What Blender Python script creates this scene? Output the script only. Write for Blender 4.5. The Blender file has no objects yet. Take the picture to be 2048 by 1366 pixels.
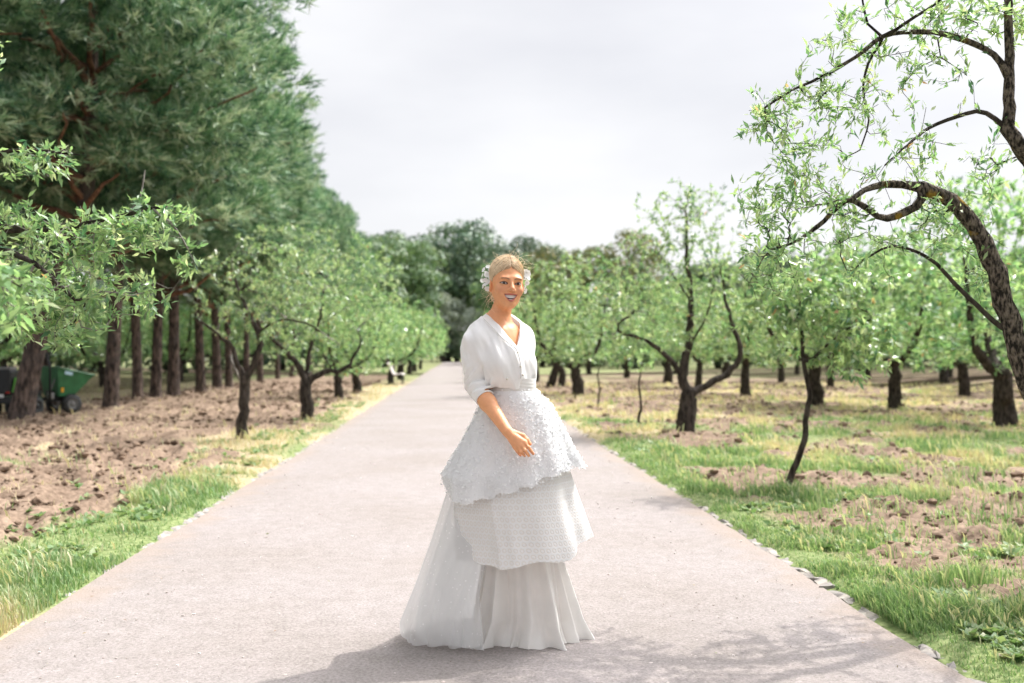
import bpy, math, random
import numpy as np
from mathutils import Matrix, Vector

# ---------------------------------------------------------------- camera, sky, sun, exposure
scene = bpy.context.scene
COL = scene.collection
CAM_H = 1.3
YAW, PITCH = math.radians(-3.22), math.radians(0.72)
cam_data = bpy.data.cameras.new('camera')
cam_data.lens = 35.0
cam_data.sensor_width = 36.0
cam_data.clip_start = 0.05
cam_data.clip_end = 3000.0
cam_data.dof.use_dof = True
cam_data.dof.focus_distance = 4.6
cam_data.dof.aperture_fstop = 2.0
cam = bpy.data.objects.new('camera', cam_data)
COL.objects.link(cam)
cam.location = (0.0, 0.0, CAM_H)
cam.rotation_euler = (math.pi / 2 + PITCH, 0.0, YAW)
scene.camera = cam

SUN_VEC = Vector((0.60, 0.41, 1.0)).normalized()
SUN_EL = math.asin(SUN_VEC.z)
SUN_AZ = math.atan2(SUN_VEC.x, SUN_VEC.y)          # clockwise from +Y
sun_data = bpy.data.lights.new('sun', 'SUN')
sun_data.energy = 2.2
sun_data.angle = math.radians(0.6)
sun_data.color = (1.0, 0.955, 0.89)
sun = bpy.data.objects.new('sun', sun_data)
COL.objects.link(sun)
sun.rotation_euler = SUN_VEC.to_track_quat('Z', 'Y').to_euler()
sun.location = (8, 6, 14)

world = bpy.data.worlds.new('World')
scene.world = world
world.use_nodes = True
wn, wl = world.node_tree.nodes, world.node_tree.links
wn.clear()
w_out = wn.new('ShaderNodeOutputWorld')
w_bg = wn.new('ShaderNodeBackground')
w_sky = wn.new('ShaderNodeTexSky')
w_sky.sky_type = 'NISHITA'
w_sky.sun_disc = False
w_sky.sun_elevation = SUN_EL
w_sky.sun_rotation = SUN_AZ
w_sky.altitude = 600
w_sky.dust_density = 3.0
w_tc = wn.new('ShaderNodeTexCoord')
w_map = wn.new('ShaderNodeMapping')
w_map.inputs['Scale'].default_value = (1.1, 1.1, 3.2)
w_map.inputs['Rotation'].default_value = (0.25, 0.15, 0.4)
w_noise = wn.new('ShaderNodeTexNoise')
w_noise.inputs['Scale'].default_value = 1.6
w_noise.inputs['Detail'].default_value = 5.0
w_noise.inputs['Roughness'].default_value = 0.5
w_ramp = wn.new('ShaderNodeValToRGB')
w_ramp.color_ramp.elements[0].position = 0.34
w_ramp.color_ramp.elements[0].color = (4.9, 4.9, 5.15, 1)
w_ramp.color_ramp.elements[1].position = 0.66
w_ramp.color_ramp.elements[1].color = (6.5, 6.45, 6.5, 1)
w_mix = wn.new('ShaderNodeMixRGB')
w_mix.inputs['Fac'].default_value = 0.90
wl.new(w_tc.outputs['Generated'], w_map.inputs['Vector'])
wl.new(w_map.outputs['Vector'], w_noise.inputs['Vector'])
wl.new(w_noise.outputs['Fac'], w_ramp.inputs['Fac'])
wl.new(w_sky.outputs['Color'], w_mix.inputs['Color1'])
wl.new(w_ramp.outputs['Color'], w_mix.inputs['Color2'])
# thin-cloud aureole about the sun, strengthened out of view as added fill light
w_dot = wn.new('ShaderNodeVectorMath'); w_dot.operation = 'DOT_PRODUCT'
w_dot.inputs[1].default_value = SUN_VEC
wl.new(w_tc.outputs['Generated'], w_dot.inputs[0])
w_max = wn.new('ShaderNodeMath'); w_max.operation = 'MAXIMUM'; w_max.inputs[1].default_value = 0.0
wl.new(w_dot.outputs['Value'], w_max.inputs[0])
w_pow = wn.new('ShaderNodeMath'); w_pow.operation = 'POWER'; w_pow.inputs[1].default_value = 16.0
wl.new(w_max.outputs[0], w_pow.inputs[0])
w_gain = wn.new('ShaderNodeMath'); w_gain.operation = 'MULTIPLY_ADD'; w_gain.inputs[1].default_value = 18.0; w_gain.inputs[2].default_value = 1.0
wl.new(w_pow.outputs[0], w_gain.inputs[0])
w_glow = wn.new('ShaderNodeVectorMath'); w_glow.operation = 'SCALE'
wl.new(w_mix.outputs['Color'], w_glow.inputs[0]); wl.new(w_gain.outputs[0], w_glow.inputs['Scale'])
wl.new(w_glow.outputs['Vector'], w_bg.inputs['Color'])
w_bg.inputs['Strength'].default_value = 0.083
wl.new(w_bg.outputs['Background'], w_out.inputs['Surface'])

vs = scene.view_settings
vs.view_transform = 'Standard'
vs.look = 'None'
vs.exposure = 0.95
vs.gamma = 1.0
vs.use_curve_mapping = False
scene.cycles.use_denoising = True
scene.cycles.max_bounces = 8
scene.cycles.diffuse_bounces = 4
scene.cycles.glossy_bounces = 2
scene.cycles.transmission_bounces = 4
scene.cycles.transparent_max_bounces = 16
scene.cycles.volume_bounces = 0
scene.cycles.caustics_reflective = False
scene.cycles.caustics_refractive = False

RNG = np.random.default_rng(7)
F_PX = 35.0 / 36.0 * 2048
_cr = np.array(Matrix.Rotation(YAW, 3, 'Z') @ Matrix.Rotation(math.pi / 2 + PITCH, 3, 'X'))
def P(px, py, Y):
    """survey helper: the point at ground distance Y seen at (px, py) of the plan photo"""
    d = _cr @ np.array([(px - 1024) / F_PX, (683 - py) / F_PX, -1.0])
    t = Y / d[1]
    return np.array([d[0] * t, Y, CAM_H + d[2] * t])

# ---------------------------------------------------------------- helpers
def tag(o, label=None, cat=None, group=None, kind=None):
    if label: o['label'] = label
    if cat: o['category'] = cat
    if group: o['group'] = group
    if kind: o['kind'] = kind
    return o

def empty(name, loc=(0, 0, 0), rz=0.0):
    o = bpy.data.objects.new(name, None)
    o.location = loc
    o.rotation_euler = (0, 0, rz)
    o.empty_display_size = 0.2
    COL.objects.link(o)
    return o

def make_mesh(name, verts, polys, mat, smooth=True, attrs=None, colors=None, uv=None):
    """polys: list of (n,k) int arrays"""
    verts = np.ascontiguousarray(verts, dtype=np.float32)
    me = bpy.data.meshes.new(name)
    if not isinstance(polys, list):
        polys = [polys]
    polys = [np.asarray(p, dtype=np.int32) for p in polys if len(p)]
    me.vertices.add(len(verts))
    me.vertices.foreach_set('co', verts.ravel())
    nl = sum(p.size for p in polys)
    npoly = sum(len(p) for p in polys)
    me.loops.add(nl)
    me.loops.foreach_set('vertex_index', np.concatenate([p.ravel() for p in polys]))
    me.polygons.add(npoly)
    tot = np.concatenate([np.full(len(p), p.shape[1], dtype=np.int32) for p in polys])
    st = np.concatenate([[0], np.cumsum(tot)[:-1]]).astype(np.int32)
    me.polygons.foreach_set('loop_start', st)
    me.polygons.foreach_set('use_smooth', np.full(npoly, smooth))
    if attrs:
        for k, v in attrs.items():
            a = me.attributes.new(k, 'FLOAT', 'POINT')
            a.data.foreach_set('value', np.ascontiguousarray(v, dtype=np.float32))
    if colors is not None:
        a = me.attributes.new('col', 'FLOAT_COLOR', 'POINT')
        c = np.ones((len(verts), 4), dtype=np.float32)
        c[:, :3] = colors
        a.data.foreach_set('color', c.ravel())
    me.update(calc_edges=True)
    me.validate()
    if mat: me.materials.append(mat)
    return me

def link(name, me, parent=None, loc=None):
    o = bpy.data.objects.new(name, me)
    COL.objects.link(o)
    if parent is not None: o.parent = parent
    if loc is not None: o.location = loc
    return o

def copy_tree(o, parent=None):
    c = o.copy()
    COL.objects.link(c)
    c.parent = parent
    for ch in o.children:
        copy_tree(ch, c)
    return c

class MB:
    """collects boxes, prisms and tubes into one mesh"""
    def __init__(s): s.v = []; s.f = {}; s.n = 0
    def add(s, v, f):
        v = np.asarray(v, float)
        f = np.asarray(f, int) + s.n
        s.f.setdefault(f.shape[1], []).append(f)
        s.v.append(v); s.n += len(v)
        return s
    def box(s, c, d, rot=None):
        c = np.array(c, float); d = np.array(d, float) / 2
        q = np.array([[x, y, z] for x in (-1, 1) for y in (-1, 1) for z in (-1, 1)]) * d
        if rot is not None: q = q @ np.array(rot).T
        return s.add(q + c, [[0, 1, 3, 2], [4, 6, 7, 5], [0, 4, 5, 1], [2, 3, 7, 6], [0, 2, 6, 4], [1, 5, 7, 3]])
    def hexa(s, q):
        return s.add(q, [[0, 1, 2, 3], [7, 6, 5, 4], [0, 4, 5, 1], [1, 5, 6, 2], [2, 6, 7, 3], [3, 7, 4, 0]])
    def tube(s, pts, r, n=8, cap=True):
        v, f = tube(np.array(pts, float), r if np.ndim(r) else np.full(len(pts), r), n)
        b = s.n
        s.add(v, f)
        if cap:
            m = len(pts)
            s.f.setdefault(n, []).append(np.array([list(range(n))[::-1]]) + b)
            s.f.setdefault(n, []).append(np.array([list(range(n))]) + b + (m - 1) * n)
        return s
    def lathe(s, prof, c, axis='y', n=24):
        prof = np.array(prof, float)   # (radius, along)
        t = np.linspace(0, 2 * np.pi, n, endpoint=False)
        v = []
        for r, a in prof:
            q = np.stack([r * np.cos(t), np.full(n, a), r * np.sin(t)], 1)
            if axis == 'z': q = q[:, [0, 2, 1]]
            if axis == 'x': q = q[:, [1, 0, 2]]
            v.append(q)
        v = np.concatenate(v) + np.array(c)
        i = np.arange(n); j = (i + 1) % n
        f = np.concatenate([np.stack([k * n + i, k * n + j, (k + 1) * n + j, (k + 1) * n + i], 1) for k in range(len(prof) - 1)])
        return s.add(v, f)
    def build(s, name, mat, parent=None, smooth=False, loc=None, bevel=0):
        me = make_mesh(name, np.concatenate(s.v), [np.concatenate(a) for a in s.f.values()], mat, smooth)
        o = link(name, me, parent, loc)
        if bevel:
            m = o.modifiers.new('bevel', 'BEVEL'); m.width = bevel; m.segments = 2; m.limit_method = 'ANGLE'
        return o

def tube(p, r, n=6):
    r = np.asarray(r, float)
    m = len(p)
    t = np.gradient(p, axis=0)
    t /= np.linalg.norm(t, axis=1)[:, None] + 1e-9
    ref = np.array([0.31, 0.17, 0.93])
    if abs(t.mean(0) @ ref) > 0.8 * np.linalg.norm(t.mean(0)): ref = np.array([0.93, 0.31, 0.1])
    a = np.cross(t, ref); a /= np.linalg.norm(a, axis=1)[:, None] + 1e-9
    b = np.cross(t, a)
    th = np.linspace(0, 2 * np.pi, n, endpoint=False)
    v = p[:, None, :] + r[:, None, None] * (np.cos(th)[None, :, None] * a[:, None, :] + np.sin(th)[None, :, None] * b[:, None, :])
    i = np.arange(n); j = (i + 1) % n
    k = np.arange(m - 1)[:, None] * n
    f = np.stack([k + i, k + j, k + n + j, k + n + i], -1).reshape(-1, 4)
    return v.reshape(-1, 3), f

def spline(pts, step):
    """Catmull-Rom through pts, resampled about every step metres"""
    p = np.array(pts, float)
    if len(p) == 2: q = p
    else:
        e = np.concatenate([[2 * p[0] - p[1]], p, [2 * p[-1] - p[-2]]])
        out = []
        for i in range(1, len(e) - 2):
            t = np.linspace(0, 1, 12, endpoint=False)[:, None]
            a, b, c, d = e[i - 1], e[i], e[i + 1], e[i + 2]
            out.append(0.5 * (2 * b + (c - a) * t + (2 * a - 5 * b + 4 * c - d) * t ** 2 + (3 * b - a - 3 * c + d) * t ** 3))
        q = np.concatenate(out + [[p[-1]]])
    s = np.concatenate([[0], np.cumsum(np.linalg.norm(np.diff(q, axis=0), axis=1))])
    n = max(2, int(round(s[-1] / step)) + 1)
    u = np.linspace(0, s[-1], n)
    return np.stack([np.interp(u, s, q[:, k]) for k in range(q.shape[1])], 1)

def _hash(*c, seed=0):
    h = np.full(np.broadcast(*c).shape, seed * 374761393 + 1013904223, dtype=np.uint32)
    for k, v in zip((73856093, 19349663, 83492791), c):
        h = (h ^ (v.astype(np.int64) * k).astype(np.uint32)) * np.uint32(2654435761)
        h ^= h >> np.uint32(15)
    return (h & np.uint32(0xFFFFFF)).astype(np.float32) / 0xFFFFFF

def vnoise(*xs, seed=0):
    """value noise in 2 or 3 dimensions, 0..1"""
    xs = np.broadcast_arrays(*xs)
    i = [np.floor(x).astype(np.int64) for x in xs]
    f = [x - k for x, k in zip(xs, i)]
    f = [t * t * (3 - 2 * t) for t in f]
    out = 0
    n = len(xs)
    for c in range(2 ** n):
        b = [(c >> k) & 1 for k in range(n)]
        w = 1
        for k in range(n): w = w * (f[k] if b[k] else 1 - f[k])
        out = out + w * _hash(*[i[k] + b[k] for k in range(n)], seed=seed)
    return out

def fbm(*xs, octv=4, seed=0):
    a, s, tot = 1.0, 0, 0
    for o in range(octv):
        s = s + a * vnoise(*[x * (2.03 ** o) + 7.1 * o for x in xs], seed=seed + o)
        tot += a; a *= 0.5
    return s / tot

def sstep(a, b, x):
    t = np.clip((x - a) / (b - a), 0, 1)
    return t * t * (3 - 2 * t)

# ---------------------------------------------------------------- materials
def new_mat(name):
    m = bpy.data.materials.new(name)
    m.use_nodes = True
    n, l = m.node_tree.nodes, m.node_tree.links
    b = n['Principled BSDF']
    b.inputs['Specular IOR Level'].default_value = 0.3
    return m, n, l, b

def tex_mat(name, c1, c2, scale=8.0, detail=5.0, rough=0.8, bump=0.0, bump_scale=None, stretch=(1, 1, 1), c3=None, scale3=1.0, coord='Object', ramp=(0.35, 0.65), dist=0.01, spec=0.3):
    m, n, l, b = new_mat(name)
    tc = n.new('ShaderNodeTexCoord'); mp = n.new('ShaderNodeMapping')
    mp.inputs['Scale'].default_value = stretch
    l.new(tc.outputs[coord], mp.inputs['Vector'])
    no = n.new('ShaderNodeTexNoise')
    no.inputs['Scale'].default_value = scale; no.inputs['Detail'].default_value = detail
    l.new(mp.outputs['Vector'], no.inputs['Vector'])
    rp = n.new('ShaderNodeValToRGB')
    rp.color_ramp.elements[0].position = ramp[0]; rp.color_ramp.elements[0].color = (*c1, 1)
    rp.color_ramp.elements[1].position = ramp[1]; rp.color_ramp.elements[1].color = (*c2, 1)
    l.new(no.outputs['Fac'], rp.inputs['Fac'])
    col = rp.outputs['Color']
    if c3 is not None:
        n3 = n.new('ShaderNodeTexNoise'); n3.inputs['Scale'].default_value = scale3; n3.inputs['Detail'].default_value = 3
        l.new(tc.outputs[coord], n3.inputs['Vector'])
        r3 = n.new('ShaderNodeValToRGB'); r3.color_ramp.elements[0].position = 0.52; r3.color_ramp.elements[1].position = 0.66
        l.new(n3.outputs['Fac'], r3.inputs['Fac'])
        mx = n.new('ShaderNodeMixRGB'); mx.inputs['Color2'].default_value = (*c3, 1)
        l.new(r3.outputs['Color'], mx.inputs['Fac']); l.new(col, mx.inputs['Color1'])
        col = mx.outputs['Color']
    l.new(col, b.inputs['Base Color'])
    b.inputs['Roughness'].default_value = rough
    b.inputs['Specular IOR Level'].default_value = spec
    if bump:
        nb = n.new('ShaderNodeTexNoise'); nb.inputs['Scale'].default_value = bump_scale or scale * 2; nb.inputs['Detail'].default_value = 6
        l.new(mp.outputs['Vector'], nb.inputs['Vector'])
        bp = n.new('ShaderNodeBump'); bp.inputs['Strength'].default_value = bump; bp.inputs['Distance'].default_value = dist
        l.new(nb.outputs['Fac'], bp.inputs['Height']); l.new(bp.outputs['Normal'], b.inputs['Normal'])
    return m

def leaf_mat(name, stops, transl=0.4, tcol=None, gloss=0.35, rough=0.45):
    """leaf colour from the 'tint' attribute; light passes through the blade"""
    m, n, l, b = new_mat(name)
    at = n.new('ShaderNodeAttribute'); at.attribute_name = 'tint'
    rp = n.new('ShaderNodeValToRGB')
    e = rp.color_ramp.elements
    while len(e) < len(stops): e.new(0.5)
    for k, (p, c) in enumerate(stops): e[k].position = p; e[k].color = (*c, 1)
    l.new(at.outputs['Fac'], rp.inputs['Fac'])
    # every tree has its own shade of green
    oi = n.new('ShaderNodeObjectInfo')
    hs = n.new('ShaderNodeHueSaturation')
    for sock, lo, hi in (('Hue', .485, .515), ('Value', .84, 1.16)):
        mr = n.new('ShaderNodeMapRange'); mr.inputs['To Min'].default_value = lo; mr.inputs['To Max'].default_value = hi
        l.new(oi.outputs['Random'], mr.inputs['Value']); l.new(mr.outputs['Result'], hs.inputs[sock])
    l.new(rp.outputs['Color'], hs.inputs['Color'])
    leafcol = hs.outputs['Color']
    l.new(leafcol, b.inputs['Base Color'])
    b.inputs['Roughness'].default_value = rough
    b.inputs['Specular IOR Level'].default_value = gloss
    tr = n.new('ShaderNodeBsdfTranslucent')
    mul = n.new('ShaderNodeMixRGB'); mul.blend_type = 'MULTIPLY'; mul.inputs['Fac'].default_value = 1
    mul.inputs['Color2'].default_value = (*(tcol or (1.5, 1.45, 0.75)), 1)
    l.new(leafcol, mul.inputs['Color1']); l.new(mul.outputs['Color'], tr.inputs['Color'])
    mx = n.new('ShaderNodeMixShader'); mx.inputs['Fac'].default_value = transl
    l.new(b.outputs['BSDF'], mx.inputs[1]); l.new(tr.outputs['BSDF'], mx.inputs[2])
    l.new(mx.outputs['Shader'], n['Material Output'].inputs['Surface'])
    return m

def attr_mat(name, attr='col', rough=0.6, spec=0.3, noise=0.0, nscale=40.0, bump=0.0, bscale=200.0, bdist=0.002, sss=0.0, transl=0.0):
    m, n, l, b = new_mat(name)
    at = n.new('ShaderNodeAttribute'); at.attribute_name = attr
    col = at.outputs['Color']
    tc = n.new('ShaderNodeTexCoord')
    if noise:
        no = n.new('ShaderNodeTexNoise'); no.inputs['Scale'].default_value = nscale; no.inputs['Detail'].default_value = 4
        l.new(tc.outputs['Object'], no.inputs['Vector'])
        mr = n.new('ShaderNodeMapRange'); mr.inputs['To Min'].default_value = 1 - noise; mr.inputs['To Max'].default_value = 1 + noise
        mr.inputs['From Min'].default_value = 0.25; mr.inputs['From Max'].default_value = 0.75
        l.new(no.outputs['Fac'], mr.inputs['Value'])
        mx = n.new('ShaderNodeMixRGB'); mx.blend_type = 'MULTIPLY'; mx.inputs['Fac'].default_value = 1
        l.new(col, mx.inputs['Color1']); l.new(mr.outputs['Result'], mx.inputs['Color2'])
        col = mx.outputs['Color']
    l.new(col, b.inputs['Base Color'])
    b.inputs['Roughness'].default_value = rough; b.inputs['Specular IOR Level'].default_value = spec
    if sss:
        b.inputs['Subsurface Weight'].default_value = sss
        b.inputs['Subsurface Radius'].default_value = (1.0, 0.35, 0.2)
        b.inputs['Subsurface Scale'].default_value = 0.01
    if bump:
        nb = n.new('ShaderNodeTexNoise'); nb.inputs['Scale'].default_value = bscale; nb.inputs['Detail'].default_value = 5
        l.new(tc.outputs['Object'], nb.inputs['Vector'])
        bp = n.new('ShaderNodeBump'); bp.inputs['Strength'].default_value = bump; bp.inputs['Distance'].default_value = bdist
        l.new(nb.outputs['Fac'], bp.inputs['Height']); l.new(bp.outputs['Normal'], b.inputs['Normal'])
    if transl:
        tr = n.new('ShaderNodeBsdfTranslucent'); l.new(col, tr.inputs['Color'])
        mx = n.new('ShaderNodeMixShader'); mx.inputs['Fac'].default_value = transl
        l.new(b.outputs['BSDF'], mx.inputs[1]); l.new(tr.outputs['BSDF'], mx.inputs[2])
        l.new(mx.outputs['Shader'], n['Material Output'].inputs['Surface'])
    return m

def plain(name, c, rough=0.5, spec=0.4, metal=0.0, var=0.12, scale=14.0):
    d = tuple(max(0, x * (1 - var)) for x in c); e = tuple(min(1, x * (1 + var)) for x in c)
    m = tex_mat(name, d, e, scale=scale, rough=rough, spec=spec, bump=0.05, dist=0.004)
    m.node_tree.nodes['Principled BSDF'].inputs['Metallic'].default_value = metal
    return m
# ---------------------------------------------------------------- the ground
PATH_HALF = 2.06
def path_edge(y, side):
    return PATH_HALF + 0.05 * (vnoise(y * 0.5, y * 0 + side * 9.0, seed=3) - 0.5) + 0.03 * (vnoise(y * 2.1, y * 0 + side * 5.0, seed=5) - 0.5)

def soil_mask(x, y):
    """1 where the earth is freshly turned, 0 where grass covers it"""
    n = fbm(x * 1.1, y * 0.8, octv=5, seed=11)
    nf = fbm(x * 2.3, y * 1.6, octv=3, seed=15)
    ed = 2.62 + 0.9 * (n - 0.5) + 1.1 * sstep(12.5, 14.5, y) * sstep(17.2, 16.2, y) + 0.6 * sstep(20, 40, y)
    left = sstep(ed, ed + 0.35, -x) * sstep(0.30, 0.42, nf + 0.1)
    tongue = np.exp(-((y - 17.6) / 0.45) ** 2) * sstep(2.0, 2.2, -x)
    left = np.maximum(left, tongue)
    left = left * sstep(10.5, 9.0, -x + 0.8 * (n - .5))
    r = 0.49 + 0.0 * x
    r = r + 0.45 * np.exp(-((y - 9.55 - 0.18 * (x - 3.1)) / 0.55) ** 2) * sstep(2.3, 2.8, x)
    r = r + 0.30 * np.exp(-((y - 7.6) / 0.9) ** 2) * sstep(2.8, 3.4, x)
    r = r + 0.22 * np.exp(-(((y - 6.0) / 0.28) ** 2 + ((x - 2.95) / 0.3) ** 2))
    r = r + 0.07 * sstep(2.9, 3.6, x) * sstep(10.5, 12.5, y) * sstep(34, 22, y)
    r = r + 0.10 * sstep(24, 34, y) * sstep(2.6, 3.2, x)
    right = sstep(0.49, 0.60, r + 0.8 * (n - 0.5) + 0.45 * (nf - 0.5)) * sstep(2.25, 2.6, x)
    return np.where(x < 0, left, right)

def straw_mask(x, y):
    """dry, straw-coloured growth"""
    n = fbm(x * 0.7 + 31, y * 0.45, octv=3, seed=21)
    s = 0.30 * sstep(8, 30, y) + 0.34 * sstep(12.0, 14.0, y) * sstep(17.4, 16.5, y) * (x < 0) * sstep(2.25, 2.7, -x)
    s = s + 0.08 * (x > 0) * sstep(17, 24, y) - 0.06 * (x > 0) * sstep(18, 10, y) + 0.22 * (x < 0) * sstep(2.7, 3.2, -x) - .10 * (x < 0) * sstep(13, 10, y)
    return sstep(0.48, 0.72, n + s) * (.2 + .8 * sstep(60, 36, y))

def ground_z(x, y):
    s = soil_mask(x, y)
    out = sstep(2.05, 2.20, np.abs(x)) * sstep(61, 52, y)
    z = -0.014 + out * (0.04 + 0.05 * (fbm(x * 0.6, y * 0.6, octv=2, seed=31) - 0.5))
    near = sstep(70, 30, y)
    cl = fbm(x * 5.2, y * 5.2, octv=4, seed=41)
    rid = 1 - np.abs(2 * fbm(x * 1.5 + y * .5, y * 2.2, octv=3, seed=45) - 1)
    z = z + out * s * near * (np.where(x < 0, .21, .13) * (cl - 0.45) + np.where(x < 0, .17, .11) * (rid - 0.75) + 0.07 * (fbm(x * 13, y * 13, octv=2, seed=49) - .5))
    z = z + out * (1 - s) * 0.03 * (fbm(x * 3, y * 3, octv=2, seed=47) - 0.5)
    return z

def build_ground():
    ys = [1.2]
    while ys[-1] < 62: ys.append(ys[-1] + max(0.035, 0.0085 * ys[-1]))
    ys = np.array(ys)
    xl = np.concatenate([-np.arange(2.04, 12.0, 0.055)[::-1], [-1.9, -1.0, 0, 1.0, 1.9], np.arange(2.04, 16.0, 0.055)])
    X, Y = np.meshgrid(xl, ys)
    Z = ground_z(X, Y)
    nx, ny = len(xl), len(ys)
    v = np.stack([X, Y, Z], -1).reshape(-1, 3)
    soil = soil_mask(X, Y).ravel(); straw = straw_mask(X, Y).ravel()
    i = (np.arange(ny - 1)[:, None] * nx + np.arange(nx - 1)[None]).ravel()
    q = np.stack([i, i + 1, i + nx + 1, i + nx], 1)
    # outer sheet to the horizon, joined to the rim
    big = [[-1500, -300], [1500, -300], [1500, 1800], [-1500, 1800]]
    b0 = len(v)
    x0, x1, y0, y1 = xl[0], xl[-1], ys[0], ys[-1]
    ring = []
    vb = []
    for (x, y) in big: vb.append([x, y, -0.06])
    v = np.concatenate([v, np.array(vb)])
    soil = np.concatenate([soil, np.zeros(4)]); straw = np.concatenate([straw, np.full(4, .25)])
    edge_s = np.arange(nx); edge_n = (ny - 1) * nx + np.arange(nx)
    edge_w = np.arange(ny) * nx; edge_e = np.arange(ny) * nx + nx - 1
    tris = []
    def fan(edge, ca, cb):
        m = len(edge) // 2
        for k in range(len(edge) - 1):
            tris.append([edge[k], edge[k + 1], ca if k < m else cb])
        tris.append([ca, edge[m], cb])
    fan(edge_s, b0, b0 + 1); fan(edge_e, b0 + 1, b0 + 2); fan(edge_n[::-1], b0 + 2, b0 + 3); fan(edge_w[::-1], b0 + 3, b0)
    m, n, l, b = new_mat('earth_and_grass')
    tc = n.new('ShaderNodeTexCoord')
    def noise(s, d=5):
        t = n.new('ShaderNodeTexNoise'); t.inputs['Scale'].default_value = s; t.inputs['Detail'].default_value = d
        l.new(tc.outputs['Object'], t.inputs['Vector']); return t
    def ramp(src, c1, c2, a=0.35, z=0.65):
        r = n.new('ShaderNodeValToRGB'); r.color_ramp.elements[0].position = a; r.color_ramp.elements[0].color = (*c1, 1)
        r.color_ramp.elements[1].position = z; r.color_ramp.elements[1].color = (*c2, 1)
        l.new(src, r.inputs['Fac']); return r.outputs['Color']
    def mix(f, a, c):
        x = n.new('ShaderNodeMixRGB'); l.new(f, x.inputs['Fac']); l.new(a, x.inputs['Color1']); l.new(c, x.inputs['Color2']); return x.outputs['Color']
    a_soil = n.new('ShaderNodeAttribute'); a_soil.attribute_name = 'soil'
    a_straw = n.new('ShaderNodeAttribute'); a_straw.attribute_name = 'straw'
    n1 = noise(3.0); n2 = noise(26.0, 8); n3 = noise(0.25, 4)
    green = ramp(n2.outputs['Fac'], (0.11, 0.16, 0.055), (0.25, 0.29, 0.13))
    straw_c = ramp(n2.outputs['Fac'], (0.30, 0.245, 0.15), (0.50, 0.41, 0.27))
    soil_c = ramp(n2.outputs['Fac'], (0.065, 0.044, 0.031), (0.30, 0.22, 0.16))
    soil2 = ramp(n1.outputs['Fac'], (0.17, 0.12, 0.086), (0.35, 0.26, 0.19))
    sm = n.new('ShaderNodeMixRGB'); sm.inputs['Fac'].default_value = 0.5; l.new(soil_c, sm.inputs['Color1']); l.new(soil2, sm.inputs['Color2'])
    g = mix(a_straw.outputs['Fac'], green, straw_c)
    c = mix(a_soil.outputs['Fac'], g, sm.outputs['Color'])
    l.new(c, b.inputs['Base Color'])
    b.inputs['Roughness'].default_value = 0.95; b.inputs['Specular IOR Level'].default_value = 0.1
    bp = n.new('ShaderNodeBump'); bp.inputs['Strength'].default_value = 0.6; bp.inputs['Distance'].default_value = 0.02
    l.new(n2.outputs['Fac'], bp.inputs['Height']); l.new(bp.outputs['Normal'], b.inputs['Normal'])
    me = make_mesh('ground', v, [q, np.array(tris)], m, True, attrs={'soil': soil, 'straw': straw})
    tag(link('ground', me), kind='structure')

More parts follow.
